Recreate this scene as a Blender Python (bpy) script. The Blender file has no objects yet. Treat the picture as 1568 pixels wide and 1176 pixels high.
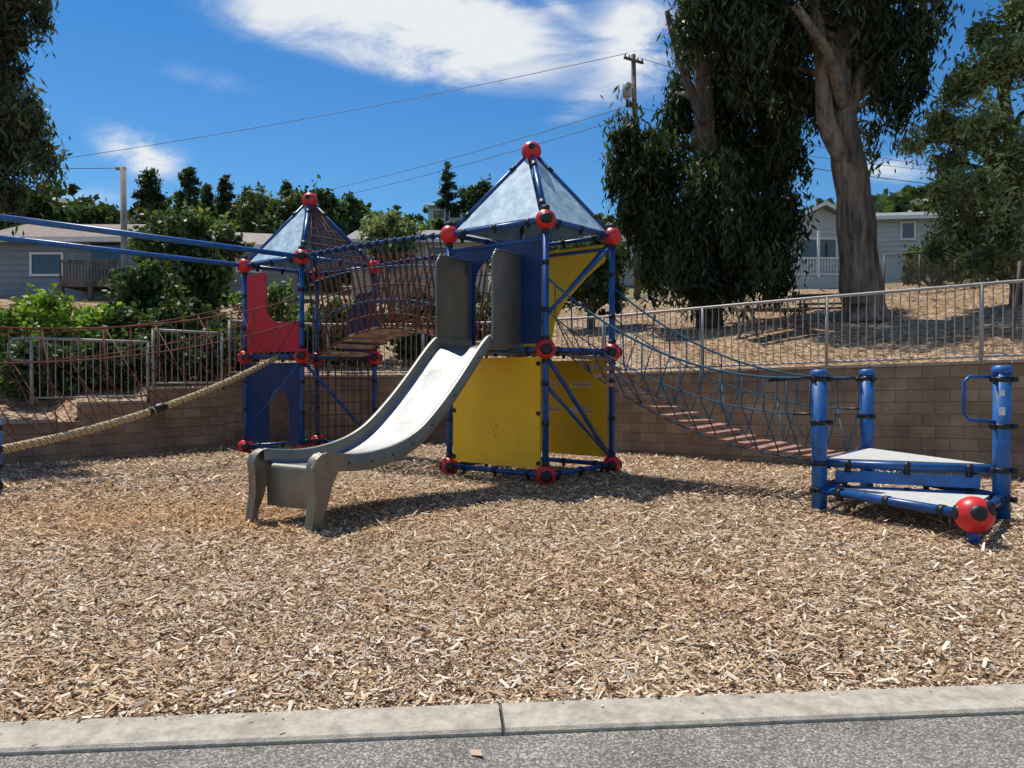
import bpy, math, random
import numpy as np
from mathutils import Vector, Matrix
rnd = random.Random(7)
rng = np.random.default_rng(7)
sc = bpy.context.scene
COL = sc.collection

# ------------------------------------------------------------------ materials
def nmat(name):
    m = bpy.data.materials.new(name); m.use_nodes = True
    nt = m.node_tree; return m, nt, nt.nodes, nt.links, nt.nodes['Principled BSDF']

def mat(name, col, rough=.6, metal=0., var=.15, scale=4., bump=0., bscale=60., dirt=None, spec=.5, stretch=None):
    m, nt, N, L, P = nmat(name)
    tc = N.new('ShaderNodeTexCoord'); src = tc.outputs['Object']
    if stretch:
        mp = N.new('ShaderNodeMapping'); mp.inputs['Scale'].default_value = stretch; L.new(src, mp.inputs[0]); src = mp.outputs[0]
    no = N.new('ShaderNodeTexNoise'); no.inputs['Scale'].default_value = scale
    no.inputs['Detail'].default_value = 8; no.inputs['Roughness'].default_value = .65
    L.new(src, no.inputs['Vector'])
    rp = N.new('ShaderNodeValToRGB')
    a = [max(0, c*(1-var)) for c in col]; b = [min(1, c*(1+var)) for c in col]
    if dirt: a = list(dirt)
    rp.color_ramp.elements[0].position = .35; rp.color_ramp.elements[1].position = .65
    rp.color_ramp.elements[0].color = (*a, 1); rp.color_ramp.elements[1].color = (*b, 1)
    L.new(no.outputs['Fac'], rp.inputs['Fac']); L.new(rp.outputs['Color'], P.inputs['Base Color'])
    P.inputs['Roughness'].default_value = rough; P.inputs['Metallic'].default_value = metal
    P.inputs['Specular IOR Level'].default_value = spec
    if bump:
        n2 = N.new('ShaderNodeTexNoise'); n2.inputs['Scale'].default_value = bscale; n2.inputs['Detail'].default_value = 5
        L.new(src, n2.inputs['Vector'])
        bp = N.new('ShaderNodeBump'); bp.inputs['Strength'].default_value = bump; bp.inputs['Distance'].default_value = .02 if not stretch else .08
        L.new(n2.outputs['Fac'], bp.inputs['Height']); L.new(bp.outputs['Normal'], P.inputs['Normal'])
    return m

def colmat(name, transl=0., rough=.7):
    m, nt, N, L, P = nmat(name)
    at = N.new('ShaderNodeAttribute'); at.attribute_name = 'Col'
    L.new(at.outputs['Color'], P.inputs['Base Color'])
    P.inputs['Roughness'].default_value = rough; P.inputs['Specular IOR Level'].default_value = .25
    if transl:
        tr = N.new('ShaderNodeBsdfTranslucent'); mx = N.new('ShaderNodeMixShader'); mx.inputs[0].default_value = transl
        mu = N.new('ShaderNodeVectorMath'); mu.operation = 'MULTIPLY'; mu.inputs[1].default_value = (1.5, 1.7, .6)
        L.new(at.outputs['Color'], mu.inputs[0]); L.new(mu.outputs[0], tr.inputs['Color'])
        L.new(P.outputs[0], mx.inputs[1]); L.new(tr.outputs[0], mx.inputs[2])
        L.new(mx.outputs[0], N['Material Output'].inputs['Surface'])
    return m

def chipmat(name, vs=38., k=1.):
    m, nt, N, L, P = nmat(name)
    tc = N.new('ShaderNodeTexCoord')
    no = N.new('ShaderNodeTexNoise'); no.inputs['Scale'].default_value = 6; no.inputs['Detail'].default_value = 4
    L.new(tc.outputs['Object'], no.inputs['Vector'])
    mixv = N.new('ShaderNodeMixRGB'); mixv.inputs[0].default_value = .12
    L.new(tc.outputs['Object'], mixv.inputs[1]); L.new(no.outputs['Color'], mixv.inputs[2])
    mp = N.new('ShaderNodeMapping'); mp.inputs['Scale'].default_value = (1, .45, 1)
    mp.inputs['Rotation'].default_value = (0, 0, .5); L.new(mixv.outputs[0], mp.inputs['Vector'])
    vo = N.new('ShaderNodeTexVoronoi'); vo.inputs['Scale'].default_value = vs; L.new(mp.outputs[0], vo.inputs['Vector'])
    sp = N.new('ShaderNodeSeparateColor'); L.new(vo.outputs['Color'], sp.inputs[0])
    rp = N.new('ShaderNodeValToRGB'); cr = rp.color_ramp
    cr.elements[0].color = (.08, .045, .025, 1); cr.elements[1].color = (.66*k, .51*k, .36*k, 1)
    e = cr.elements.new(.3); e.color = (.30*k, .19*k, .10*k, 1)
    e = cr.elements.new(.65); e.color = (.51*k, .36*k, .215*k, 1)
    L.new(sp.outputs[0], rp.inputs['Fac'])
    n2 = N.new('ShaderNodeTexNoise'); n2.inputs['Scale'].default_value = .45; n2.inputs['Detail'].default_value = 5
    L.new(tc.outputs['Object'], n2.inputs['Vector'])
    r2 = N.new('ShaderNodeValToRGB'); r2.color_ramp.elements[0].position = .35; r2.color_ramp.elements[1].position = .65
    r2.color_ramp.elements[0].color = (.8, .70, .58, 1); r2.color_ramp.elements[1].color = (1, 1, 1, 1)
    L.new(n2.outputs['Fac'], r2.inputs['Fac'])
    mu = N.new('ShaderNodeMixRGB'); mu.blend_type = 'MULTIPLY'; mu.inputs[0].default_value = .8
    L.new(rp.outputs[0], mu.inputs[1]); L.new(r2.outputs[0], mu.inputs[2]); L.new(mu.outputs[0], P.inputs['Base Color'])
    bp = N.new('ShaderNodeBump'); bp.inputs['Strength'].default_value = .9; bp.inputs['Distance'].default_value = .03
    L.new(sp.outputs[1], bp.inputs['Height']); L.new(bp.outputs['Normal'], P.inputs['Normal'])
    P.inputs['Roughness'].default_value = .9; P.inputs['Specular IOR Level'].default_value = .15
    return m

M_blue = mat('blue_paint', (.010, .075, .26), .35, var=.3, scale=3)
M_blueL = mat('blue_paint_worn', (.013, .11, .36), .42, var=.35, scale=6, dirt=(.02, .09, .22))
M_bluepan = mat('blue_panel', (.006, .030, .12), .45, var=.3, scale=3)
M_red = mat('red_ball_paint', (.72, .020, .025), .38, var=.12, scale=5, dirt=(.52, .03, .03))
M_redpan = mat('red_panel', (.58, .010, .03), .5, var=.08, scale=2, bump=.1)
M_yel = mat('yellow_panel', (.95, .58, .014), .5, var=.03, scale=1.6, dirt=(.84, .50, .018))
M_blk = mat('black_clamp', (.012, .012, .014), .5)
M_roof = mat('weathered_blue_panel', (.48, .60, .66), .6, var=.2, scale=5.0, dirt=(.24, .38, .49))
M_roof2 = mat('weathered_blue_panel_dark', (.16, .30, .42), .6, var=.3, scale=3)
M_steel = mat('stainless_steel', (.25, .25, .25), .46, .9, var=.16, scale=1.6, dirt=(.17, .17, .165))
M_steelD = mat('stainless_steel_shaded', (.27, .255, .205), .5, .85, var=.14, scale=4)  # olive base colour puts shade and ground reflection into the steel
M_rropes = mat('dark_red_rope', (.17, .05, .04), .9, var=.4, scale=30)
M_bropes = mat('blue_rope', (.02, .10, .17), .8, var=.4, scale=30)
M_netbr = mat('brown_rope', (.15, .06, .045), .9, var=.4, scale=30)
M_plank = mat('weathered_plank', (.46, .33, .22), .8, var=.35, scale=6, bump=.3, dirt=(.16, .10, .07))
M_plankR = mat('dark_brown_plank', (.36, .19, .13), .8, var=.3, scale=7, bump=.3, dirt=(.17, .085, .055))
M_deck = mat('sandy_deck', (.50, .49, .45), .85, var=.15, scale=20)
M_galv = mat('galvanised_steel', (.36, .34, .32), .55, .3, var=.15)
M_conc = mat('concrete', (.44, .39, .31), .9, var=.25, scale=14, bump=.5, bscale=160)
M_white = mat('white_trim', (.70, .70, .67), .6, var=.05)
M_glass = mat('window_glass', (.03, .04, .05), .08, var=.2, spec=.9)
M_bark = mat('eucalyptus_bark', (.25, .19, .14), .9, var=.3, scale=1.6, bump=1., bscale=3.2, dirt=(.06, .045, .035), stretch=(3.2, 3.2, .55))
M_barkD = mat('dark_bark', (.14, .11, .085), .9, var=.4, scale=2, bump=.8, bscale=4, dirt=(.04, .03, .025), stretch=(4, 4, .6))
M_wood = mat('pole_wood', (.13, .10, .08), .9, var=.3, scale=5)
M_woodG = mat('grey_pole', (.30, .27, .23), .85, var=.2, scale=5)
M_leaf = colmat('foliage', .28, .5)
M_chip = colmat('wood_chips', 0, .85)
M_ground = chipmat('wood_chip_ground', 48, .8)
M_slope = chipmat('wood_chip_slope', 17, .82)

m, nt, N, L, P = nmat('hemp_rope')
tc = N.new('ShaderNodeTexCoord'); wv = N.new('ShaderNodeTexWave'); wv.inputs['Scale'].default_value = 9; wv.inputs['Distortion'].default_value = 1
wv.bands_direction = 'DIAGONAL'
L.new(tc.outputs['Object'], wv.inputs['Vector'])
rp = N.new('ShaderNodeValToRGB'); rp.color_ramp.elements[0].color = (.30, .21, .10, 1); rp.color_ramp.elements[1].color = (.60, .46, .27, 1)
L.new(wv.outputs['Fac'], rp.inputs['Fac']); L.new(rp.outputs[0], P.inputs['Base Color']); P.inputs['Roughness'].default_value = .9
M_hemp = m

# block wall
m, nt, N, L, P = nmat('split_face_block')
uv = N.new('ShaderNodeUVMap'); br = N.new('ShaderNodeTexBrick')
br.inputs['Scale'].default_value = 1; br.inputs['Brick Width'].default_value = .4; br.inputs['Row Height'].default_value = .2
br.inputs['Mortar Size'].default_value = .006; br.inputs['Mortar Smooth'].default_value = .3; br.inputs['Bias'].default_value = 0
br.inputs['Color1'].default_value = (.41, .30, .215, 1); br.inputs['Color2'].default_value = (.30, .21, .15, 1); br.inputs['Mortar'].default_value = (.20, .155, .12, 1)
L.new(uv.outputs[0], br.inputs['Vector'])
tc = N.new('ShaderNodeTexCoord'); no = N.new('ShaderNodeTexNoise'); no.inputs['Scale'].default_value = 1.6; no.inputs['Detail'].default_value = 9
L.new(tc.outputs['Object'], no.inputs['Vector'])
r2 = N.new('ShaderNodeValToRGB'); r2.color_ramp.elements[0].position = .3; r2.color_ramp.elements[1].position = .7
r2.color_ramp.elements[0].color = (.60, .57, .54, 1); r2.color_ramp.elements[1].color = (1.1, 1.08, 1.0, 1)
L.new(no.outputs['Fac'], r2.inputs['Fac'])
mu = N.new('ShaderNodeMixRGB'); mu.blend_type = 'MULTIPLY'; mu.inputs[0].default_value = 1
L.new(br.outputs['Color'], mu.inputs[1]); L.new(r2.outputs[0], mu.inputs[2]); L.new(mu.outputs[0], P.inputs['Base Color'])
n3 = N.new('ShaderNodeTexNoise'); n3.inputs['Scale'].default_value = 45; n3.inputs['Detail'].default_value = 6
L.new(tc.outputs['Object'], n3.inputs['Vector'])
sb = N.new('ShaderNodeMath'); sb.operation = 'SUBTRACT'; L.new(n3.outputs['Fac'], sb.inputs[0]); L.new(br.outputs['Fac'], sb.inputs[1])
bp = N.new('ShaderNodeBump'); bp.inputs['Strength'].default_value = .9; bp.inputs['Distance'].default_value = .03
L.new(sb.outputs[0], bp.inputs['Height']); L.new(bp.outputs['Normal'], P.inputs['Normal'])
P.inputs['Roughness'].default_value = .95
M_block = m

# asphalt
m, nt, N, L, P = nmat('asphalt')
tc = N.new('ShaderNodeTexCoord'); vo = N.new('ShaderNodeTexVoronoi'); vo.inputs['Scale'].default_value = 130
L.new(tc.outputs['Object'], vo.inputs['Vector']); sp = N.new('ShaderNodeSeparateColor'); L.new(vo.outputs['Color'], sp.inputs[0])
rp = N.new('ShaderNodeValToRGB'); rp.color_ramp.elements[0].color = (.11, .10, .085, 1); rp.color_ramp.elements[1].color = (.44, .40, .34, 1)
e = rp.color_ramp.elements.new(.6); e.color = (.20, .185, .16, 1)
L.new(sp.outputs[0], rp.inputs['Fac'])
no = N.new('ShaderNodeTexNoise'); no.inputs['Scale'].default_value = 2.5; no.inputs['Detail'].default_value = 8; L.new(tc.outputs['Object'], no.inputs['Vector'])
mu = N.new('ShaderNodeMixRGB'); mu.blend_type = 'OVERLAY'; mu.inputs[0].default_value = .5
L.new(rp.outputs[0], mu.inputs[1]); L.new(no.outputs['Fac'], mu.inputs[2]); L.new(mu.outputs[0], P.inputs['Base Color'])
bp = N.new('ShaderNodeBump'); bp.inputs['Strength'].default_value = .6; bp.inputs['Distance'].default_value = .006
L.new(sp.outputs[1], bp.inputs['Height']); L.new(bp.outputs['Normal'], P.inputs['Normal']); P.inputs['Roughness'].default_value = .95; P.inputs['Specular IOR Level'].default_value = .2
M_asph = m

M_hill = mat('dry_hillside', (.20, .165, .08), .95, var=.4, scale=.3, dirt=(.05, .06, .025))

# ------------------------------------------------------------------ builders
def V3(*a): return np.array(a, float)
def unit(v):
    v = np.array(v, float); return v/np.linalg.norm(v)

class Part:
    def __init__(s, name, m, smooth): s.name, s.m, s.smooth, s.V, s.F = name, m, smooth, [], []
    def tube(s, pts, r, n=8, cap=True):
        pts = [np.array(p, float) for p in pts]; k = len(pts)
        rs = r if hasattr(r, '__len__') else [r]*k
        t0 = unit(pts[1]-pts[0]); ref = V3(0, 0, 1) if abs(t0[2]) < .9 else V3(1, 0, 0)
        nx = unit(np.cross(t0, ref)); b = len(s.V)
        for i, p in enumerate(pts):
            t = unit(pts[min(i+1, k-1)]-pts[max(i-1, 0)])
            nx = unit(nx-t*np.dot(nx, t)); ny = np.cross(t, nx)
            for j in range(n):
                a = 2*math.pi*j/n; s.V.append(p+rs[i]*(math.cos(a)*nx+math.sin(a)*ny))
        for i in range(k-1):
            for j in range(n):
                j2 = (j+1) % n; s.F.append((b+i*n+j, b+i*n+j2, b+(i+1)*n+j2, b+(i+1)*n+j))
        if cap:
            s.F.append(tuple(b+j for j in range(n))[::-1]); s.F.append(tuple(b+(k-1)*n+j for j in range(n)))
    def ball(s, c, r, n=20, m=12, sz=1.):
        b = len(s.V)
        for i in range(m+1):
            ph = math.pi*i/m
            for j in range(n):
                a = 2*math.pi*j/n; s.V.append(np.array(c)+r*V3(math.sin(ph)*math.cos(a), math.sin(ph)*math.sin(a), sz*math.cos(ph)))
        for i in range(m):
            for j in range(n):
                j2 = (j+1) % n; s.F.append((b+i*n+j, b+(i+1)*n+j, b+(i+1)*n+j2, b+i*n+j2))
    def box(s, c, hx, hy, hz):
        c = np.array(c, float); b = len(s.V)
        hx = V3(hx, 0, 0) if np.isscalar(hx) else np.array(hx); hy = V3(0, hy, 0) if np.isscalar(hy) else np.array(hy); hz = V3(0, 0, hz) if np.isscalar(hz) else np.array(hz)
        for i in (-1, 1):
            for j in (-1, 1):
                for k in (-1, 1): s.V.append(c+i*hx+j*hy+k*hz)
        for f in ((0, 1, 3, 2), (4, 6, 7, 5), (0, 4, 5, 1), (2, 3, 7, 6), (0, 2, 6, 4), (1, 5, 7, 3)): s.F.append(tuple(b+i for i in f))
    def prism(s, poly, ext):
        b = len(s.V); k = len(poly); ext = np.array(ext, float)
        for p in poly: s.V.append(np.array(p, float)-ext/2)
        for p in poly: s.V.append(np.array(p, float)+ext/2)
        s.F.append(tuple(range(b, b+k))[::-1]); s.F.append(tuple(range(b+k, b+2*k)))
        for i in range(k):
            j = (i+1) % k; s.F.append((b+i, b+j, b+k+j, b+k+i))
    def panel(s, O, U, outline, th=.025):
        U = unit(U); Nn = unit(np.cross(U, V3(0, 0, 1)))
        s.prism([np.array(O)+U*a+V3(0, 0, z) for a, z in outline], Nn*th)
    def grid(s, rows):
        b = len(s.V); n = len(rows[0])
        for r in rows: s.V.extend(np.array(p, float) for p in r)
        for i in range(len(rows)-1):
            for j in range(n-1): s.F.append((b+i*n+j, b+i*n+j+1, b+(i+1)*n+j+1, b+(i+1)*n+j))

class Obj:
    def __init__(s, name, loc):
        s.loc = np.array(loc, float); s.e = bpy.data.objects.new(name, None); s.e.location = loc
        s.e.empty_display_size = .2; COL.objects.link(s.e); s.P = []
    def part(s, name, m, smooth=False):
        p = Part(name, m, smooth); s.P.append(p); return p
    def done(s):
        for p in s.P:
            if not p.V: continue
            me = bpy.data.meshes.new(p.name); me.from_pydata([tuple(v-s.loc) for v in p.V], [], p.F)
            me.materials.append(p.m)
            if p.smooth: me.polygons.foreach_set('use_smooth', [len(f.vertices) < 6 for f in me.polygons])
            me.update(); o = bpy.data.objects.new(p.name, me); COL.objects.link(o); o.parent = s.e

def quads(name, c, a1, a2, col, m, parent=None, loc=None, rect=False):
    n = len(c)
    if rect: v = np.stack([c-a1-a2, c+a1-a2*.7, c+a1*.9+a2, c-a1+a2*.8], 1)
    else: v = np.stack([c-a1, c-a1*.1+a2, c+a1, c-a1*.1-a2], 1)
    v = v.reshape(-1, 3)
    if loc is not None: v = v-np.array(loc)
    me = bpy.data.meshes.new(name); me.vertices.add(4*n); me.loops.add(4*n); me.polygons.add(n)
    me.vertices.foreach_set('co', v.astype(np.float32).ravel())
    me.loops.foreach_set('vertex_index', np.arange(4*n, dtype=np.int32))
    me.polygons.foreach_set('loop_start', np.arange(0, 4*n, 4, dtype=np.int32))
    me.update(calc_edges=True)
    at = me.color_attributes.new('Col', 'FLOAT_COLOR', 'POINT')
    cc = np.ones((n, 4)); cc[:, :3] = np.clip(col, 0, 1); at.data.foreach_set('color', np.repeat(cc, 4, 0).astype(np.float32).ravel())
    me.materials.append(m); o = bpy.data.objects.new(name, me); COL.objects.link(o)
    if parent: o.parent = parent
    return o

def cat(pts, n):
    P = np.array(pts, float); k = len(P); t = np.linspace(0, k-1, n); out = []
    for x in t:
        i = min(int(x), k-2); f = x-i
        p0, p1, p2, p3 = P[max(i-1, 0)], P[i], P[i+1], P[min(i+2, k-1)]
        out.append(.5*((2*p1)+(-p0+p2)*f+(2*p0-5*p1+4*p2-p3)*f*f+(-p0+3*p1-3*p2+p3)*f**3))
    return out
def sag(a, b, s, n=16, power=1):
    a = np.array(a, float); b = np.array(b, float)
    return [a+(b-a)*t-V3(0, 0, 4*s*t*(1-t)) for t in np.linspace(0, 1, n)]

# world position from image pixel coordinates (column, row) and an estimated distance, metres
def S(px, py, d): return V3((px-784)/1130*d, d, 1.6+(577-py)/1130*d)

# ------------------------------------------------------------------ terrain & wall
CX, CY = 0., 5.
WALL = np.array([(-22, 2), (-16, 6.2), (-12.3, 9.8), (-9.1, 13.1), (-7.4, 15.1), (-5.9, 16.9), (-4.0, 17.9), (-1.2, 17.7), (2.0, 15.9), (4.4, 13.9), (7.9, 11.5), (11, 9.4), (15.5, 6.4), (22, 2.)])
wd = np.array(cat(WALL, 300))
w_th = np.arctan2(wd[:, 0]-CX, wd[:, 1]-CY); w_R = np.hypot(wd[:, 0]-CX, wd[:, 1]-CY)
def wall_top_x(x):
    if x < -10.2: return .45
    if x < -8.3: return .75
    if x < -7.4: return 1.07
    if x < -6.4: return 1.33
    return float(np.interp(x, [-6.4, 2, 4.4, 7.9, 14, 22], [1.58, 1.62, 1.70, 1.82, 1.95, 2.0]))
w_top = np.array([wall_top_x(x) for x in wd[:, 0]])
w_ts = np.convolve(np.pad(w_top, 6, mode='edge'), np.ones(13)/13, 'valid')
w_ts = np.minimum(w_ts, w_top)-.06
def prof(t, th):
    return .10*np.clip(t, 0, 2)+.19*np.clip(t-2, 0, 18)+.12*np.clip(t-20, 0, 20)+.235*np.clip(t-40, 0, 95)-.12*np.clip(t-150, 0, 400)
def gz(x, y):
    th = math.atan2(x-CX, y-CY); r = math.hypot(x-CX, y-CY)
    return float(np.interp(th, w_th, w_ts)+prof(r-np.interp(th, w_th, w_R), th))

ths = np.linspace(w_th[0], w_th[-1], 260)
tt = np.concatenate([[.15], np.linspace(.5, 20, 50), np.geomspace(21, 420, 50)])
V = []; F = []
for th in ths:
    R = np.interp(th, w_th, w_R); zt = np.interp(th, w_th, w_ts)
    for t in tt:
        r = R+t; x = CX+r*math.sin(th); y = CY+r*math.cos(th)
        nz = .12*math.sin(x*.9+1)*math.sin(y*.7)*min(1, t/3) + (1.5*math.sin(x*.05+2)*math.sin(y*.04)+1.2*math.sin(x*.021) if t > 30 else 0)*min(1, max(0, (t-30)/40))
        V.append((x, y, zt+prof(t, th)+nz))
n = len(tt)
for i in range(len(ths)-1):
    for j in range(n-1): F.append((i*n+j, (i+1)*n+j, (i+1)*n+j+1, i*n+j+1))
me = bpy.data.meshes.new('hillside'); me.from_pydata(V, [], F)
me.materials.append(M_slope); me.materials.append(M_hill)
me.polygons.foreach_set('material_index', [1 if (k % (n-1)) > 54 else 0 for k in range(len(F))])
me.polygons.foreach_set('use_smooth', [True]*len(F))
COL.objects.link(bpy.data.objects.new('hillside', me))

def sheet(name, pts, z, m):
    me = bpy.data.meshes.new(name); me.from_pydata([(p[0], p[1], z) for p in pts], [], [tuple(range(len(pts)))]); me.materials.append(m)
    o = bpy.data.objects.new(name, me); COL.objects.link(o); return o
def kline(x): return 3.545+.085*x
sheet('ground', [(-1500, -1500), (1500, -1500), (1500, 1500), (-1500, 1500)], -.12, M_hill)
xs = np.linspace(-22, 22, 177); ys = np.linspace(0, 1, 90)
def surf(x, y): return .018*math.sin(x*1.3+.5)*math.sin(y*1.1)+.012*math.sin(x*2.9)*math.sin(y*2.3+1)
rows = []
for x in xs:
    y0 = kline(x)-.02; th_ok = 18.6
    rows.append([(x, y0+(th_ok-y0)*v, surf(x, y0+(th_ok-y0)*v)*min(1, v*8)-.005) for v in ys])
p = Part('g', M_ground, True); p.grid(rows)
me = bpy.data.meshes.new('wood_chip_ground'); me.from_pydata([tuple(v) for v in p.V], [], [f[::-1] for f in p.F]); me.materials.append(M_ground)
me.polygons.foreach_set('use_smooth', [True]*len(me.polygons))
COL.objects.link(bpy.data.objects.new('playground_ground', me))

def chips(name, N_, d0, d1, spread, seed, right=False):
    g = np.random.default_rng(seed)
    d = d0*(d1/d0)**g.random(N_); x = (g.random(N_)*2-1)*spread*d; y = d
    th = np.arctan2(x-CX, y-CY); r = np.hypot(x-CX, y-CY); R = np.interp(th, w_th, w_R)
    if right:
        ok = (r > R+.2); x, y, d, th, r, R = [a[ok] for a in (x, y, d, th, r, R)]
        z = np.interp(th, w_th, w_ts)+prof(r-R, th)+.12*np.sin(x*.9+1)*np.sin(y*.7)*np.minimum(1, (r-R)/3)+.01
    else:
        ok = (y > 3.545+.085*x-.02+g.random(len(x))**3*.1-.035*(g.random(len(x)) < .15)) & ((r < R-.05) | (y < CY)); x, y, d = x[ok], y[ok], d[ok]
        z = .018*np.sin(x*1.3+.5)*np.sin(y*1.1)+.012*np.sin(x*2.9)*np.sin(y*2.3+1)+.003
    n = len(x); sc_ = 1+np.clip(d-4, 0, 30)*.065
    u_ = g.random(n)
    L_ = (.0055+.012*u_**1.6+.028*u_**14)*sc_; W_ = (.0018+.0048*g.random(n)**1.5+.006*u_**14)*sc_
    ang = g.random(n)*math.pi*2; tilt = g.normal(0, .24, n); roll = g.normal(0, .40, n)
    a1 = np.stack([np.cos(ang)*np.cos(tilt), np.sin(ang)*np.cos(tilt), np.sin(tilt)], 1)
    b = np.stack([-np.sin(ang), np.cos(ang), 0*ang], 1); up = np.cross(a1, b)
    a2 = b*np.cos(roll)[:, None]+up*np.sin(roll)[:, None]
    zz = z+.002+.015*g.random(n)*sc_**.3+np.abs(np.sin(tilt))*L_
    c = np.stack([x, y, zz], 1)
    pal = np.array([(.84, .71, .55), (.66, .49, .32), (.51, .345, .20), (.32, .19, .10), (.12, .065, .035), (.55, .475, .39)])
    k = g.choice(6, n, p=[.15, .25, .26, .17, .09, .08]); col = pal[k]*(.78+.35*g.random((n, 1)))
    if not right:
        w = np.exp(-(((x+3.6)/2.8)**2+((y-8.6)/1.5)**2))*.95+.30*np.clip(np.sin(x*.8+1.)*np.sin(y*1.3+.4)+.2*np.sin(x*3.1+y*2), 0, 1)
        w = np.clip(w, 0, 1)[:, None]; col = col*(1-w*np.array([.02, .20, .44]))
    return quads(name, c, a1*L_[:, None], a2*W_[:, None], col, M_chip, rect=True)
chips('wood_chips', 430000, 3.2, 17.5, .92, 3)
chips('wood_chips_on_slope', 50000, 11., 34, .95, 5, right=True)

# retaining wall
ow = Obj('retaining_wall', (0, 17, 0))
arc = np.concatenate([[0], np.cumsum(np.hypot(np.diff(wd[:, 0]), np.diff(wd[:, 1])))])
wv_, wf, wuv = [], [], []
def addq(ps, uvs):
    b = len(wv_); wv_.extend(ps); wf.append((b, b+1, b+2, b+3)); wuv.extend(uvs)
nrm = np.stack([np.sin(w_th), np.cos(w_th)], 1)
for i in range(len(wd)-1):
    a, b = wd[i], wd[i+1]; ao, bo = a+nrm[i]*.22, b+nrm[i+1]*.22; z = w_top[i]; z2 = w_top[i+1] if abs(w_top[i+1]-z) < .05 else z
    u0, u1 = arc[i], arc[i+1]
    addq([(a[0], a[1], -.1), (b[0], b[1], -.1), (b[0], b[1], z2), (a[0], a[1], z)], [(u0, 0-.1-z), (u1, -.1-z2), (u1, 0), (u0, 0)])
    addq([(a[0], a[1], z), (b[0], b[1], z2), (bo[0], bo[1], z2), (ao[0], ao[1], z)], [(u0, .01), (u1, .01), (u1, .19), (u0, .19)])
    addq([(bo[0], bo[1], -.1), (ao[0], ao[1], -.1), (ao[0], ao[1], z), (bo[0], bo[1], z2)], [(u1, -.1), (u0, -.1), (u0, z), (u1, z2)])
    zn = w_top[i+1]
    if abs(zn-z) >= .05:
        lo, hi = min(z, zn), max(z, zn)
        addq([(b[0], b[1], lo), (bo[0], bo[1], lo), (bo[0], bo[1], hi), (b[0], b[1], hi)], [(0, lo), (.2, lo), (.2, hi), (0, hi)])
me = bpy.data.meshes.new('block_courses'); me.from_pydata(wv_, [], wf); me.materials.append(M_block)
ul = me.uv_layers.new(name='UVMap'); ul.data.foreach_set('uv', np.array(wuv, dtype=np.float32).ravel())
o = bpy.data.objects.new('block_courses', me); COL.objects.link(o); o.parent = ow.e; o.location = (0, -17, 0)
cp = ow.part('cap_course', mat('wall_cap', (.40, .31, .23), .95, var=.2, scale=6, bump=.5))
def at_arc(s, off=0.):
    x = np.interp(s, arc, wd[:, 0]); y = np.interp(s, arc, wd[:, 1]); i = int(np.clip(np.searchsorted(arc, s), 0, len(arc)-1))
    t = np.interp(s, arc, w_th); return V3(x+off*math.sin(t), y+off*math.cos(t), w_top[min(i, len(w_top)-1)])
s = 6.
while s < arc[-1]-6:
    a = at_arc(s+.01, .11); b = at_arc(s+.39, .11)
    if abs(a[2]-b[2]) < .05:
        d = (b-a)/2; dn = unit(np.cross(d, V3(0, 0, 1)))
        cp.box((a+b)/2+V3(0, 0, .025), d*1.02, dn*.135, .025)
    s += .4
ow.done()

def railing(name, s0, s1, h, base=None, loops=False):
    a0 = at_arc(s0, .11); ob = Obj(name, (a0[0], a0[1], a0[2])); fr = ob.part('posts_and_rails', M_galv, True); pk = ob.part('pickets', M_galv, True)
    zf = lambda s: (base if base is not None else at_arc(s)[2])
    N_ = max(2, int((s1-s0)/.5)); ss = np.linspace(s0, s1, N_)
    def ln(dz): return [V3(*at_arc(s, .11)[:2], zf(s)+dz) for s in ss]
    fr.tube(ln(h), .028, 8); fr.tube(ln(.12), .02, 6)
    k = max(1, round((s1-s0)/2.35))
    for s in np.linspace(s0, s1, k+1):
        p = at_arc(s, .11); z = zf(s); fr.tube([(p[0], p[1], z), (p[0], p[1], z+h)], .03, 8)
        fr.box((p[0], p[1], z+.055), .06, .06, .006)
    for s in np.arange(s0+.13, s1-.05, .13):
        p = at_arc(s, .11); z = zf(s); pk.tube([(p[0], p[1], z+.12), (p[0], p[1], z+h)], .0095, 5, cap=False)
    if loops:
        p = at_arc(s0, .11); z = zf(s0); q = at_arc(s0-.35, .11)
        fr.tube([V3(p[0], p[1], z+h), V3(q[0]*.8+p[0]*.2, q[1]*.8+p[1]*.2, z+h-.02), V3(q[0], q[1], z+h-.12), V3(q[0], q[1], z+h-.3), V3(q[0]*.8+p[0]*.2, q[1]*.8+p[1]*.2, z+h-.4), V3(p[0], p[1], z+h-.42)], .024, 8)
    ob.done()
def arc_at_x(x): return float(np.interp(x, wd[:, 0], arc))
railing('metal_railing', arc_at_x(-6.3), arc_at_x(17), 1.28)
railing('metal_railing', arc_at_x(-7.35), arc_at_x(-6.42), 1.22, base=1.35, loops=False)
railing('metal_railing', arc_at_x(-8.75), arc_at_x(-7.42), 1.22, base=1.09, loops=True)

# kerb, road
ok = Obj('kerb', (0, 3.4, 0)); kp = ok.part('concrete_sections', M_conc)
kd = unit((1, .085, 0)); kn = V3(-kd[1], kd[0], 0)
for i in range(-12, 13):
    c = V3(-.06+i*3.05+1.525, 0, 0); c[1] = kline(c[0]); c = c-kn*.135
    prof_ = [(-.135, -.15), (.135, -.15), (.135, .022), (.12, .034), (-.12, .030), (-.135, .018)]
    L_ = 1.522
    kp.prism([c+kn*a+V3(0, 0, z) for a, z in prof_], kd*2*L_)
gp = ok.part('joint_filler', M_blk); gp.box(V3(0, kline(0)-.137, -.07), kd*40, kn*.12, .07)
ok.done()
q = [V3(-60, kline(-60), 0)-kn*.275, V3(60, kline(60), 0)-kn*.275, V3(60, -12, 0), V3(-60, -12, 0)]
sheet('asphalt_path', [(p[0], p[1]) for p in q][::-1], .004, M_asph)
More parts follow.
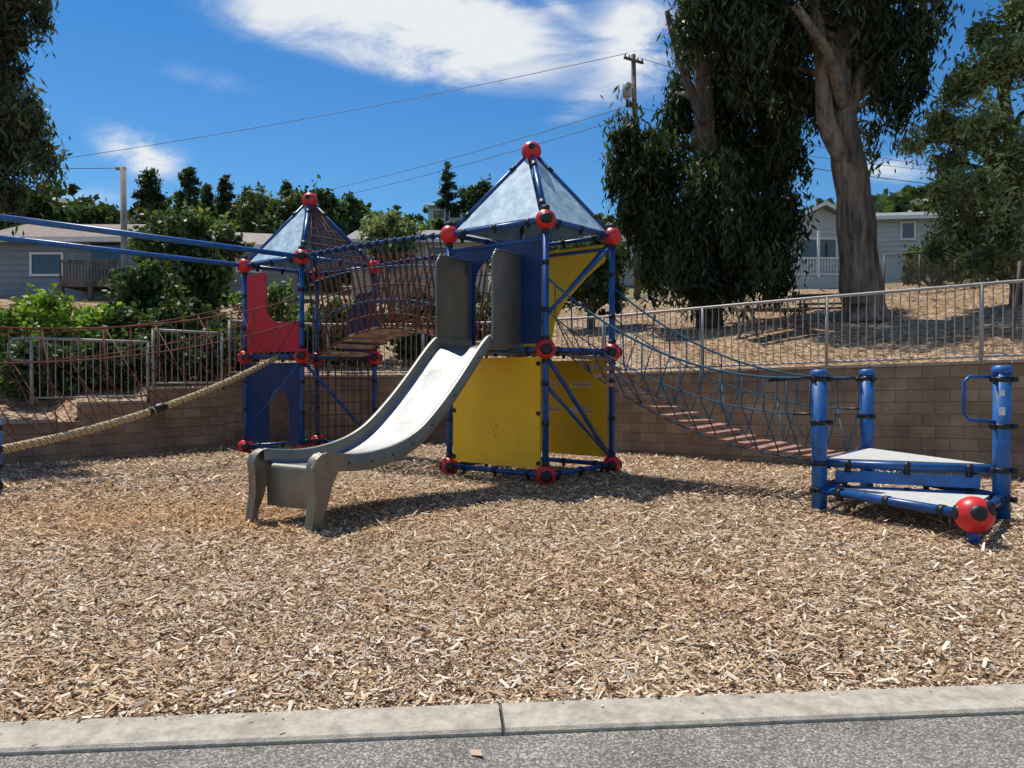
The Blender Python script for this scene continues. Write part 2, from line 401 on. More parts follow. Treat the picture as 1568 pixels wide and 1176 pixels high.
g = np.random.default_rng(11); n_ = 330
x = (g.random(n_)*2-1)*4; y = kline(x)-.005-g.random(n_)**3*1.0
c = np.stack([x, y, np.where(y > kline(x)-.27, .038, .009)], 1); an = g.random(n_)*6.28; Ls = .004+.014*g.random(n_)**3
a1 = np.stack([np.cos(an), np.sin(an), .1*g.random(n_)], 1)*Ls[:, None]; a2 = np.stack([-np.sin(an), np.cos(an), .1*g.random(n_)], 1)*(Ls*.4)[:, None]
c = np.vstack([c, [[-.15, 3.10, .014]]]); a1 = np.vstack([a1, [[.03, -.035, .004]]]); a2 = np.vstack([a2, [[.02, .014, .004]]])
quads('fallen_leaves', c, a1, a2, np.array([(.6, .46, .3)])*(.5+.6*g.random((n_+1, 1))), M_chip)

# ------------------------------------------------------------------ play towers
ZB, ZM, ZT, RB = .13, 2.01, 3.94, .155
ea = V3(-1.53, 1.17, 0); eb = V3(1.17, 1.33, 0)
def clamps(part, a, b, n=2, r=.062, L_=.05):
    a, b = np.array(a), np.array(b); d = unit(b-a)
    for i in range(n):
        c = a+(b-a)*((i+.5)/n if n > 2 else (.22+.56*i)); part.tube([c-d*L_, c+d*L_], r, 8)
        part.box(c-V3(0, 0, .06), .025, .025, .035)

def tower(name, F_):
    L_, R_ = F_+ea, F_+eb; B_ = F_+ea+eb; C_ = (F_+B_)/2
    ob = Obj(name, (C_[0], C_[1], 0)); K = dict(F=F_, L=L_, R=R_, B=B_, C=C_)
    fr = ob.part('tube_frame', M_blue, True); bl = ob.part('ball_joints', M_red, True); bk = ob.part('black_clamps', M_blk, True)
    up = lambda p, z: V3(p[0], p[1], z)
    apex = up(C_, 5.33)
    for p in (F_, L_, R_, B_):
        fr.tube([up(p, -.05), up(p, ZT)], .05, 12)
        out = unit(p-C_)
        for z in (ZB, ZM, ZT):
            bl.ball(up(p, z), RB)
            for dv in (out*.8, unit(V3(-p[0], -p[1], 0))):
                if z == ZM or (z == ZT and abs(out[1]) > .5) or z == ZB:
                    dv = unit(dv); bk.tube([up(p, z)+dv*(RB-.05), up(p, z)+dv*(RB-.012), up(p, z)+dv*(RB+.012)], [.085, .082, .05], 14)
            bk.tube([up(p, z-RB-.05), up(p, z-RB+.03)], .062, 12); bk.tube([up(p, z+RB-.03), up(p, z+RB+.05)], .062, 12)
        fr.tube([up(p, ZT), apex], .042, 10); clamps(bk, up(p, ZT), apex, 2, .055)
        for z in (.9, 1.5, 2.6, 3.3): bk.tube([up(p, z-.035), up(p, z+.035)], .058, 10)
    bl.ball(apex, RB+.01); bk.tube([apex+V3(0, -.12, .03), apex+V3(0, -.17, .04)], .05, 10)
    edges = [(F_, L_), (F_, R_), (R_, B_), (L_, B_)]
    for a, b in edges:
        for z in (ZB, ZM, ZT):
            fr.tube([up(a, z), up(b, z)], .04 if z != ZM else .045, 10); clamps(bk, up(a, z), up(b, z), 3, .053, .035)
    dk = ob.part('deck_floor', M_bluepan)
    i_ = lambda p: up(p+(C_-p)*.06, ZM-.02)
    dk.prism([i_(F_), i_(R_), i_(B_), i_(L_)], (0, 0, .05))
    return ob, K, fr, bl, bk, apex

def roofpanel(part, a, b, apex, th=.02):
    a = V3(a[0], a[1], ZT); b = V3(b[0], b[1], ZT); m_ = (a+b+apex)/3
    def ins(p, k): return p+(m_-p)*k
    a2, b2, c2 = ins(a, .13), ins(b, .13), ins(apex, .10); nrm_ = unit(np.cross(b-a, apex-a))
    part.prism([a2, b2, c2+(a2-c2)*.02], nrm_*th)

Wd = float(np.linalg.norm(ea))
F1 = V3(.50, 11.0, 0)
ob, K, fr, bl, bk, apex = tower('playground_tower', F1)
F_, L_, R_, B_, C_ = K['F'], K['L'], K['R'], K['B'], K['C']
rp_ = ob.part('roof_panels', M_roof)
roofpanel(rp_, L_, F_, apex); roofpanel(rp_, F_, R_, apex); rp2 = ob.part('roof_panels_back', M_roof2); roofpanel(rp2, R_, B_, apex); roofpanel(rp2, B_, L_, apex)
yp = ob.part('yellow_panels', M_yel)
uF = unit(ea)
yp.panel(F_, ea, [(.09, .22), (Wd-.09, .22), (Wd-.09, 1.86), (Wd-.14, 1.9), (.14, 1.9), (.09, 1.86)])
x0, x1 = .1, Wd-.1
yp.panel(R_, ea, [(x0, .25), (x1, .25), (x1, .98), (x0, .98)])
for a, b in ((x0, .38), (.82, 1.06), (1.5, x1)): yp.panel(R_, ea, [(a, .983), (b, .983), (b, 1.08), (a, 1.08)])
yp.panel(R_, ea, [(x0, 1.083), (x1, 1.083), (x1, 1.42), (x0, 1.42)])
for a, b in ((x0, .38), (.82, 1.06), (1.5, x1)): yp.panel(R_, ea, [(a, 1.423), (b, 1.423), (b, 1.52), (a, 1.52)])
yp.panel(R_, ea, [(x0, 1.523), (x1, 1.523), (x1, 1.88), (x0, 1.88)])
yp.panel(R_, ea, [(.12, 3.82), (.14, 3.55), (.5, 3.3), (.95, 2.9), (1.15, 2.55), (1.25, 2.12), (Wd-.1, 2.12), (Wd-.1, 3.82)])
bp_ = ob.part('slide_gate_panel', M_bluepan)
arch = [(.52, 2.1)]+[(.52, 2.9)]+[(.945-.425*math.cos(a), 3.1+.38*math.sin(a)) for a in np.linspace(0, math.pi, 9)]+[(1.37, 2.9), (1.37, 2.1)]
bp_.panel(F_, ea, [(.08, 2.1)]+arch+[(Wd-.08, 2.1), (Wd-.08, 3.64), (.08, 3.64)])
up = lambda p, z: V3(p[0], p[1], z)
fr.tube([up(F_, ZM-.08), up(R_, ZB+.08)], .035, 8); fr.tube([up(F_+(R_-F_)*.05, 1.42), up(R_, ZB+.1)], .028, 8)
fr.tube([up(R_+ea*.04, ZT-.12), up(R_+ea*.93, 2.25)], .035, 8)
fr.tube([up(F_+eb*.03, 2.55), up(R_, 3.8)], .03, 8)
fr.tube([up(F_, ZT-.28), up(L_, ZT-.28)], .035, 8); fr.tube([up(R_, ZT-.2), up(B_, ZT-.2)], .035, 8)
bt = ob.part('graffiti_and_bolts', M_blk)
nn = unit(V3(-.61, -.79, 0))
for a, z in ((.12, .3), (Wd-.12, .3), (.12, 1.8), (Wd-.12, 1.8), (.12, 1.05), (Wd-.12, 1.05)):
    c = F_+uF*a+V3(0, 0, z); bt.tube([c, c+nn*.035], .035, 8)
for _ in range(9):
    a = Wd/2+rnd.uniform(-.06, .08); z = .75+rnd.uniform(-.1, .2); c = F_+uF*a+V3(0, 0, z); bt.tube([c, c+nn*.0165], rnd.uniform(.006, .012), 6)
ob.done()

F2 = V3(-4.10, 14.4, 0)
ob, K, fr, bl, bk, apex2 = tower('playground_tower', F2)
F2_, L2_, R2_, B2_, C2_ = K['F'], K['L'], K['R'], K['B'], K['C']
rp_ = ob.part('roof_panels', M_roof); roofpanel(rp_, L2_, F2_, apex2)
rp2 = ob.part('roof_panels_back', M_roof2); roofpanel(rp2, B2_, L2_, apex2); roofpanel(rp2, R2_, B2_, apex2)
rd = ob.part('red_panel', M_redpan)
cv = [(Wd-.75, 3.72), (Wd-.78, 3.1)]+[(Wd-1.18+.42*math.cos(a), 3.12-.42*math.sin(a)) for a in np.linspace(.2, math.pi/2, 6)]
rd.panel(F2_, ea, [(Wd-.09, 2.1), (Wd-.09, 3.72)]+cv+[(.08, 2.68), (.08, 2.1)])
bp_ = ob.part('blue_arch_panel', M_bluepan)
arch = [(.40, .25), (.40, .9)]+[(.75-.35*math.cos(a), 1.05+.33*math.sin(a)) for a in np.linspace(0, math.pi, 9)]+[(1.10, .9), (1.10, .25)]
bp_.panel(F2_, ea, [(.08, .25)]+arch+[(Wd-.08, .25), (Wd-.08, 1.88), (.08, 1.88)])
bp_.panel(R2_, ea, [(.1, 2.1), (.9, 2.1), (.9, 3.0), (.5, 3.4), (.1, 3.4)])
fr.tube([up(F2_, ZM-.08), up(R2_, ZB+.08)], .035, 8); fr.tube([up(F2_, ZM-.08), up(L2_, ZB+.3)], .028, 8)
nt2 = ob.part('roof_net', M_netbr, True); aF, aR = up(F2_, ZT), up(R2_, ZT)
for k in np.linspace(.12, .88, 7): nt2.tube([aF+(apex2-aF)*k, aR+(apex2-aR)*k], .016, 5)
for k in np.linspace(.15, .85, 6): nt2.tube([aF+(aR-aF)*k, aF+(aR-aF)*k+(apex2-(aF+(aR-aF)*k))*.9], .016, 5)
for k in np.linspace(.1, .9, 8):
    nt2.tube([up(F2_+eb*k, ZB), up(F2_+eb*k, ZM)], .011, 5)
    nt2.tube([up(R2_+ea*k, ZB), up(R2_+ea*k, ZM)], .011, 5)
for z in np.linspace(.35, 1.8, 7):
    nt2.tube([up(F2_, z), up(R2_, z)], .011, 5)
ob.done()

# ------------------------------------------------------------------ slide
ob = Obj('playground_slide', (-2.3, 8.5, 0))
sd = V3(-.515, -.857, 0); pv = V3(.857, -.515, 0); O1 = V3(-.27, 11.58, 0)
def SP(s, o, z): return O1+sd*s+pv*o+V3(0, 0, z)
prf = [(0, 2.2), (.5, 2.2), (.85, 2.2), (1.1, 2.06), (1.6, 1.62), (2.0, 1.29), (2.4, 1.01), (2.7, .87), (3.0, .79), (3.3, .75), (3.6, .74), (3.9, .765), (4.15, .80)]
pc = cat([(a, z, 0) for a, z in prf], 60)
side = ob.part('chute_sides', M_steelD, True); bed = ob.part('chute_bed', M_steel, True)
hw = .50
for sg in (-1, 1):
    rows = []
    for q in pc:
        s_, z = q[0], q[1]; dpt = .19
        rows.append([SP(s_, sg*hw, z-dpt), SP(s_, sg*hw, z-.01), SP(s_, sg*(hw-.012), z+.005), SP(s_, sg*(hw-.055), z+.005), SP(s_, sg*(hw-.068), z-.01), SP(s_, sg*(hw-.075), z-.13)])
    side.grid(rows)
rows = []
for q in pc:
    s_, z = q[0], q[1]
    if s_ > 4.08: continue
    h = hw-.075
    rows.append([SP(s_, -h, z-.10), SP(s_, -h+.01, z-.135), SP(s_, -h+.04, z-.155)]+[SP(s_, o, z-.16) for o in np.linspace(-h+.08, h-.08, 7)]+[SP(s_, h-.04, z-.155), SP(s_, h-.01, z-.135), SP(s_, h, z-.10)])
bed.grid(rows)
und = ob.part('chute_underside', M_steelD, True); und.grid([[SP(q[0], o, q[1]-.185) for o in np.linspace(-hw, hw, 3)] for q in pc if q[0] < 4.0])
rows = [[SP(4.06+.06*math.sin(a), o, .785-.155-.05+.05*math.cos(a)) for o in np.linspace(-.43, .43, 5)] for a in np.linspace(0, math.pi/2, 6)]
rows.append([SP(4.10, o, .16) for o in np.linspace(-.43, .43, 5)])
lip = ob.part('exit_apron', M_steelD, True); lip.grid(rows)
lg = ob.part('leg_plates', M_steelD)
for sg in (-1, 1):
    poly = [(3.85, .765), (4.0, .785), (4.12, .80), (4.2, .785), (4.27, .74), (4.31, .66), (4.29, .50), (4.29, .3), (4.35, -.04), (4.20, -.04), (4.17, .12), (4.12, .22), (4.08, .32), (4.04, .45), (3.95, .585), (3.85, .58)]
    lg.prism([SP(a, sg*(hw-.0), z) for a, z in poly], pv*.03)
    side.grid([[SP(a, sg*(hw-.02), z), SP(a, sg*(hw-.10), z)] for a, z in poly[2:9]])
pl = ob.part('entry_side_plates', M_steelD); rim = ob.part('plate_rims', M_steel, True)
for sg in (-1, 1):
    poly = [(-.02, 2.02), (-.02, 3.44), (.68, 3.44), (.78, 3.40), (.84, 3.32), (.86, 3.2), (.86, 2.2), (.95, 2.1), (.9, 2.02)]
    pl.prism([SP(a, sg*hw, z) for a, z in poly], pv*.02)
    rim.tube([SP(q[0], sg*hw, q[1]) for q in cat([(a, z, 0) for a, z in poly[1:8]], 30)], .018, 6)
bo = ob.part('bolts', M_blk, True)
for q in pc[10:56:6]: c = SP(q[0], hw, q[1]-.1); bo.tube([c-pv*.01, c+pv*.012], .014, 6)
sup = ob.part('crossbar', M_blue, True); sup.tube([SP(.05, -.6, 2.0), SP(.05, .6, 2.0)], .04, 8)
ob.done()

# ------------------------------------------------------------------ arched bridge
ob = Obj('arched_rope_bridge', (-2, 14, 0))
A0 = (F2_+R2_)/2; A1 = (L_+B_)/2; bw = unit(eb)
pk = ob.part('planks', M_plank); nt_ = ob.part('net_ropes', M_netbr, True); br_ = ob.part('blue_ropes', M_bropes, True); tr = ob.part('top_rails', M_blue, True); ck = ob.part('clamps', M_blk, True)
dirA = unit(A1-A0); LA = float(np.linalg.norm(A1-A0))
def AZ(t, h): return A0+(A1-A0)*t+V3(0, 0, h)
arch_d = lambda t: 2.0+4*.50*t*(1-t)
arch_t = lambda t: ZT+4*.05*t*(1-t)
for k in range(13):
    t = (k+.5)/13; sl = (arch_d(t+.01)-arch_d(t-.01))/(.02*LA); dv = unit(dirA+V3(0, 0, sl*.55+rnd.uniform(-.12, .12)))
    pk.box(AZ(t, arch_d(t)+rnd.uniform(-.02, .02))+bw*rnd.uniform(-.03, .03), dv*.075, bw*(.52+rnd.uniform(-.03, .03)), unit(np.cross(dv, bw))*.026)
for sg in (-1, 1):
    o1 = bw*sg*.52; o2 = bw*sg*.88; T = np.linspace(0, 1, 22)
    tr.tube([AZ(t, arch_t(t))+o2 for t in T], .035, 8)
    for t in np.linspace(.04, .96, 17):
        ck.tube([AZ(t-.008, arch_t(t))+o2, AZ(t+.008, arch_t(t))+o2], .055, 8)
    for f in (0, .17, .34, .52, .72):
        (br_ if f in (.34, .72) else nt_).tube([AZ(t, arch_d(t)*(1-f)+arch_t(t)*f)+o1*(1-f)+o2*f for t in T], .024 if f == 0 else .016, 5)
    for k in range(25):
        t = (k+.5)/25
        q = [AZ(t, arch_d(t)*(1-f)+arch_t(t)*f)+o1*(1-f)+o2*f+dirA*rnd.uniform(-.03, .03) for f in (0, .17, .34, .52, .72, .88, 1)]
        nt_.tube(q[:6], .022, 5)
        br_.tube(q[5:], .015, 5)
        if k % 2: nt_.tube([q[0], AZ(min(1, t+.06), arch_d(t)*.6+arch_t(t)*.4)+o1*.6+o2*.4], .013, 5)
ob.done()

# ------------------------------------------------------------------ sagging bridge to platform
PA, PB, PC, PG = V3(3.71, 8.9, 0), V3(5.46, 8.22, 0), V3(4.98, 10.35, 0), V3(4.42, 7.05, 0)
ob = Obj('suspension_rope_bridge', (2.7, 10.6, 0))
pk = ob.part('planks', M_plankR); rp3 = ob.part('ropes', M_bropes, True); rd3 = ob.part('rope_end_rods', M_blk, True)
M0 = (F_+R_)/2+V3(0, 0, 1.98)+unit(V3(.75, -.66, 0))*.05; M1 = (PA+PC)/2+V3(0, 0, .56)
BD = M1-M0; w0 = unit(eb); w1 = unit(PC-PA)
def BP(t, o): 
    w = unit(w0*(1-t)+w1*t); return M0+BD*t-V3(0, 0, 4*.36*t*(1-t))+w*o
NP = 18
for k in range(NP):
    t = (k+.5)/NP; c = BP(t, 0); dv = unit(BP(t+.01, 0)-BP(t-.01, 0)); dv = unit(dv*V3(1, 1, .35)+V3(0, 0, rnd.uniform(-.05, .05))); w = unit(BP(t, 1)-BP(t, 0)+V3(0, 0, rnd.uniform(-.03, .03)))
    pk.box(c+V3(0, 0, rnd.uniform(-.012, .012)), dv*.055, w*.48, unit(np.cross(dv, w))*.022)
for sg in (-1, 1):
    rp3.tube([BP(t, sg*.42)-V3(0, 0, .035) for t in np.linspace(0, 1, 20)], .012, 6)
    st = (F_ if sg < 0 else R_)+V3(0, 0, 3.10); en = (PA if sg < 0 else PC)+V3(0, 0, 1.60)
    hs = lambda t, s_=st, e_=en: s_+(e_-s_)*t-V3(0, 0, 4*.46*t*(1-t))
    rp3.tube([hs(t) for t in np.linspace(0, 1, 24)], .017, 6)
    st2 = (F_ if sg < 0 else R_)+V3(0, 0, 2.6); en2 = (PA if sg < 0 else PC)+V3(0, 0, 1.15)
    hm = lambda t, s_=st2, e_=en2: s_+(e_-s_)*t-V3(0, 0, 4*.40*t*(1-t))
    rp3.tube([hm(t) for t in np.linspace(0, 1, 24)], .010, 5)
    for k in range(14):
        t = (k+.6)/14; rp3.tube([hs(t), hm(t), BP(t, sg*.48)+V3(0, 0, .02)], .010, 5)
        if k % 3 == 0: rp3.tube([hm(t), BP(min(1, t+.07), sg*.48)], .008, 5)
    e = en; dd = unit(hs(.97)-e); rd3.tube([e, e+dd*.6], .02, 6); rd3.tube([en2, en2+unit(hm(.95)-en2)*.3], .018, 6)
ob.done()

# ------------------------------------------------------------------ right platform
ob = Obj('playground_platform', (4.6, 8.8, 0))
fr = ob.part('thick_posts', M_blueL, True); tb = ob.part('tubes', M_blue, True); bk = ob.part('clamps', M_blk, True); dk = ob.part('deck_plates', M_deck); rb = ob.part('ball', M_red, True)
for p, h in ((PA, 1.68), (PB, 1.72), (PC, 1.70)):
    fr.tube([up(p, -.05), up(p, h-.06)], .088, 20); fr.tube([up(p, h-.08), up(p, h-.06), up(p, h-.01), up(p, h+.01)], [.100, .104, .100, .06], 20)
    for z in (.24, .56, 1.05, 1.57):
        bk.tube([up(p, z-.028), up(p, z+.028)], .098, 16)
        for a in range(3):
            an = a*2.1+p[0]; dv = V3(math.cos(an), math.sin(an), 0); bk.tube([up(p, z)+dv*.09, up(p, z)+dv*.15], .03, 8)
for z in (.56, .26):
    for a, b in ((PA, PB), (PA, PC), (PB, PC)):
        tb.tube([up(a, z), up(b, z)], .045, 10); clamps(bk, up(a, z), up(b, z), 3, .056, .03)
for a in (PA, PB):
    tb.tube([up(a, .24), up(PG, .27)], .05, 10); clamps(bk, up(a, .24), up(PG, .27), 3, .06, .035)
tb.tube([up(PG, .2), up(PG, -.05)], .05, 10)
rb.ball(up(PG, .28), .175, 28, 16)
for dv in (unit(V3(-.25, -.9, .25)), unit(V3(.6, -.7, .5)), unit(V3(-.9, .2, .1))):
    c = up(PG, .28); bk.tube([c+dv*.12, c+dv*.170, c+dv*.183], [.09, .07, .04], 16)
def tri(pts, z, k): 
    c = sum(pts)/3; return [up(p+(c-p)*k, z) for p in pts]
dk.prism(tri([PA, PB, PC], .60, .13), (0, 0, .03)); dk.prism(tri([PA, PB, PG], .27, .16), (0, 0, .03))
sp_ = ob.part('riser_board', M_blueL); d_ = (PB-PA); c = (PA+PB)/2; sp_.box(up(c, .41)+V3(0, .03, 0), d_*.40, unit(np.cross(d_, V3(0, 0, 1)))*.012, .07)
hd = unit(V3(-1, -.05, 0)); b0 = up(PB, 1.60)
tb.tube([b0+hd*.05, b0+hd*.38, b0+hd*.44-V3(0, 0, .06), b0+hd*.44-V3(0, 0, .42), b0+hd*.38-V3(0, 0, .48), b0+hd*.05-V3(0, 0, .50)], .022, 10)
stk = ob.part('sticker', M_white); cdir = unit(V3(-PB[0], -PB[1], 0)); tdir = unit(np.cross(cdir, V3(0, 0, 1)))
stk.box(up(PB, 1.22)+cdir*.0885, tdir*.03, cdir*.003, .045); stk.box(up(PB, 1.42)+cdir*.0885, tdir*.025, cdir*.003, .03)
ob.done()

# ------------------------------------------------------------------ overhead rails + hemp rope bridge
PF, PL = V3(-8.03, 10.3, 0), V3(-9.56, 11.45, 0)
ob = Obj('overhead_rail_frame', (-8.8, 10.9, 0))
fr = ob.part('pipes', M_blueL, True); bl = ob.part('ball_joints', M_red, True); bk = ob.part('clamps', M_blk, True)
for a, b in ((F2_, PF), (L2_, PL)):
    fr.tube([up(a, ZT), up(b, ZT)], .05, 12); fr.tube([up(b, -.05), up(b, ZT)], .05, 12)
    for z in (ZB, ZM, ZT): bl.ball(up(b, z), RB)
fr.tube([up(PF, ZM), up(PL, ZM)], .045, 10); fr.tube([up(PF, ZT), up(PL, ZT)], .045, 10)
sp0 = V3(-7.12, 10.15, 0); fr.tube([up(sp0, -.05), up(sp0, 1.0)], .08, 14); fr.tube([up(sp0, .95), up(PF, ZM)], .04, 8)
for z in (.1, .35, .6, .9): bk.tube([up(sp0, z-.04), up(sp0, z+.04)], .095, 14)
fr.tube([up(sp0, .9), up(sp0+V3(-.9, .6, 0), .9)], .05, 8)
ob.done()
ob = Obj('hemp_rope_bridge', (-6, 12.8, 0))
hr = ob.part('thick_hemp_rope', M_hemp, True); rr = ob.part('red_ropes', M_rropes, True); bk = ob.part('clamp', M_blk, True)
H0 = (F2_*.6+L2_*.4)+V3(0, -.1, 1.98); H1 = up(sp0, .58)
hp = sag(H0, H1, .20, 60)
for i in range(3):
    pts = []
    for k, p in enumerate(cat(hp, 260)):
        a = k*.42+i*2.094; pts.append(p+V3(math.cos(a)*.03, math.sin(a)*.02, math.sin(a+.5)*.03))
    hr.tube(pts, .040, 7)
c = hp[30]; dv = unit(hp[31]-hp[29]); bk.tube([c-dv*.13, c-dv*.05, c+dv*.05, c+dv*.13], [.05, .085, .085, .05], 12); bk.tube([c+dv*.15, c+dv*.2], .075, 12)
for a, b in ((F2_, PF), (L2_, PL)):
    lines = []
    for z0, z1, s_ in ((3.15, 2.35, .28), (2.7, 1.8, .26)):
        l = sag(up(a, z0), up(b, z1), s_, 41); lines.append(l); rr.tube(l, .012, 5)
    for k in range(1, 40, 3):
        tg = hp[int(min(59, k*1.5))]; q0, q1 = lines[0][k], lines[1][k]
        rr.tube([q0, q1, tg], .009, 4)
        if k % 2 == 1: rr.tube([q0, hp[int(min(59, k*1.5+3))]], .009, 4)
ob.done()

# ------------------------------------------------------------------ foliage & trees
def foliage(name, blobs, nleaf, L_, W_, col, parent=None, loc=None, seed=1, droop=0., clump=.45, cl_n=34, sz=1., var=.5, hollow=.55):
    g = np.random.default_rng(seed); vol = np.array([b[1][0]*b[1][2]+b[1][1]*b[1][2] for b in blobs]); vol = vol/vol.sum()
    ncl = max(8, nleaf//cl_n); which = g.choice(len(blobs), ncl, p=vol)
    cen = np.array([b[0] for b in blobs])[which]; rad = np.array([b[1] for b in blobs])[which]
    d = g.normal(size=(ncl, 3)); d /= np.linalg.norm(d, axis=1)[:, None]
    rr_ = (hollow+(1-hollow)*g.random(ncl))*(.75+.5*g.random(ncl)**1.5)
    cc = cen+d*rad*rr_[:, None]
    cb = (.35+1.25*g.random(ncl)**1.2)*(.85+.35*(d[:, 2]*.5+.5))  # upper clumps are coloured lighter, painting in sunlit tops
    idx = np.repeat(np.arange(ncl), cl_n); n = len(idx)
    csz = clump*(.35+1.0*g.random(ncl)**1.5)
    off = g.normal(size=(n, 3))*csz[idx][:, None]*np.array([.42, .42, .42+droop*.75])
    c = cc[idx]+off-np.array([0, 0, droop*.5])*np.abs(g.normal(size=(n, 1)))*clump
    a1 = g.normal(size=(n, 3)); a1[:, 2] = a1[:, 2]*(1-droop)-droop*2.2; a1 /= np.linalg.norm(a1, axis=1)[:, None]
    h = g.normal(size=(n, 3)); a2 = np.cross(a1, h); a2 /= np.linalg.norm(a2, axis=1)[:, None]
    s_ = (.6+.8*g.random((n, 1)))*sz
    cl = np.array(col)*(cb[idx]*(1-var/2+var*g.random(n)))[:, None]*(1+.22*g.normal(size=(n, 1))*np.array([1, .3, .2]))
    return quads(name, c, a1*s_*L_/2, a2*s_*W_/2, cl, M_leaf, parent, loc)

def tree(name, base, trunk, limbs, blobs, nleaf, L_, W_, col, bark=M_bark, seed=1, twigs=3, **kw):
    ob = Obj(name, tuple(base)); tp = ob.part('trunk_and_limbs', bark, True)
    nn_ = 36
    pts = cat([p for p, r in trunk], nn_); rs = np.interp(np.linspace(0, 1, nn_), np.linspace(0, 1, len(trunk)), [r for p, r in trunk])
    g = random.Random(seed)
    rs = [r*(1+.05*math.sin(i*1.3)+g.uniform(-.03, .03)) for i, r in enumerate(rs)]
    b0_ = len(tp.V); tp.tube(pts, rs, 20)
    for i in range(nn_):      # fluted, irregular stem
        for j in range(20):
            v = tp.V[b0_+i*20+j]; k = 1+.07*math.sin(j*1.88+i*.11)+.05*math.sin(j*.94*3+i*.3); tp.V[b0_+i*20+j] = pts[i]+(v-pts[i])*k
    for l in limbs:
        p = cat([q for q, r in l], 12); r_ = np.interp(np.linspace(0, 1, 12), np.linspace(0, 1, len(l)), [r for q, r in l]); tp.tube(p, list(r_), 10)
    for c, r in blobs:
        c = np.array(c); j = min(range(len(pts)), key=lambda i: np.linalg.norm(pts[i]-c)+abs(min(0, c[2]-.6-pts[i][2]))*2)
        mid = (pts[j]+c)/2+V3(g.uniform(-.3, .3), g.uniform(-.3, .3), .3); r0 = min(.14, rs[j]*.6)
        tp.tube(cat([pts[j], mid, c], 8), list(np.linspace(r0, .03, 8)), 6)
        for _ in range(twigs):
            e = c+np.array([g.uniform(-.6, .6)*r[0], g.uniform(-.6, .6)*r[1], g.uniform(-.5, .6)*r[2]]); tp.tube(cat([mid, (mid+e)/2+V3(0, 0, .2), e], 6), list(np.linspace(r0*.5, .015, 6)), 5)
    ob.done()
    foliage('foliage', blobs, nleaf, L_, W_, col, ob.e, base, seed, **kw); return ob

def bl_(px, py, d, rpx, rpy, rd=None):
    k = d/1130; return (S(px, py, d), (rpx*k, (rd if rd else rpx*k), rpy*k))

DK = (.046, .064, .028); EU = (.056, .073, .034); BR = (.17, .24, .04)
# big eucalyptus
b = S(1322, 478, 21.5); b[2] = gz(b[0], b[1])-.15
T = [(b, .72), (S(1321, 460, 21.5), .56), (S(1314, 390, 21.5), .50), (S(1306, 300, 21.5), .47), (S(1294, 225, 21.5), .42), (S(1285, 150, 21.5), .32), (S(1290, 60, 21.5), .26), (S(1310, -60, 21.6), .21), (S(1310, -170, 21.8), .16)]
LB = [[(S(1298, 250, 21.4), .33), (S(1264, 190, 21.2), .26), (S(1256, 90, 21), .20), (S(1235, -80, 21), .13)],
      [(S(1292, 190, 21.4), .22), (S(1318, 110, 21.2), .16), (S(1335, 20, 21.2), .13), (S(1345, -80, 21.2), .09)],
      [(S(1287, 165, 21.3), .22), (S(1268, 90, 20.5), .15), (S(1215, 10, 20.1), .10)],
      [(S(1318, 110, 21.2), .12), (S(1370, 50, 21.2), .08), (S(1400, 0, 21.2), .05)]]
BB = [bl_(1165, 40, 21, 60, 50), bl_(1215, 80, 22, 36, 34), bl_(1300, -8, 20.5, 50, 26), bl_(1285, 15, 22.5, 56, 36), bl_(1385, 50, 21, 40, 44), bl_(1110, -10, 21.5, 50, 60), bl_(1070, 30, 21.5, 42, 36), bl_(1345, -70, 21, 110, 62), bl_(1180, -100, 21, 150, 80),
      bl_(1350, 120, 21.0, 22, 34), bl_(1378, 155, 21, 15, 32), bl_(1235, 150, 22, 22, 32), bl_(1332, 205, 21.4, 10, 30), bl_(1428, 5, 21.5, 20, 34), bl_(1140, 110, 22, 36, 36), bl_(1195, 150, 22.5, 28, 46), bl_(1345, 50, 20.9, 28, 38), bl_(1408, 110, 21, 12, 26), bl_(1320, 95, 22.5, 36, 40)]
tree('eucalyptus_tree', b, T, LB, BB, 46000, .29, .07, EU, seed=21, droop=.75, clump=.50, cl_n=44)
# dense dark eucalyptus at its left
b = S(1085, 455, 24); b[2] = gz(b[0], b[1])-.1
T = [(b, .40), (S(1085, 300, 24.3), .36), (S(1078, 200, 23.2), .31), (S(1076, 60, 22.6), .25), (S(1082, -60, 22), .18)]
LB = [[(S(1080, 190, 22.8), .2), (S(1045, 110, 23), .12), (S(1020, 20, 23), .08)]]
BB = [bl_(1000, 250, 24, 45, 45), bl_(960, 215, 24, 22, 32), bl_(1110, 230, 25, 70, 60), bl_(1185, 240, 24, 55, 55), bl_(1010, 340, 24, 55, 60), bl_(1085, 330, 23.2, 70, 60), bl_(1190, 340, 24, 38, 60), bl_(1050, 415, 23.4, 60, 40), bl_(1125, 405, 23.2, 56, 46), bl_(1190, 420, 24, 26, 34), bl_(1090, 275, 23, 46, 34), bl_(1140, 340, 24, 60, 70),
      bl_(1105, 130, 24.5, 48, 45), bl_(1048, 60, 24, 24, 40), bl_(1180, 165, 25, 45, 40), bl_(960, 310, 24, 24, 50), bl_(995, 415, 24, 24, 34), bl_(1035, 160, 24.5, 26, 40), bl_(1120, 60, 25, 45, 50), bl_(940, 260, 24, 12, 40)]
tree('eucalyptus_tree', b, T, LB, BB, 60000, .29, .075, DK, bark=M_barkD, seed=22, droop=.72, clump=.46, hollow=.3, cl_n=44)
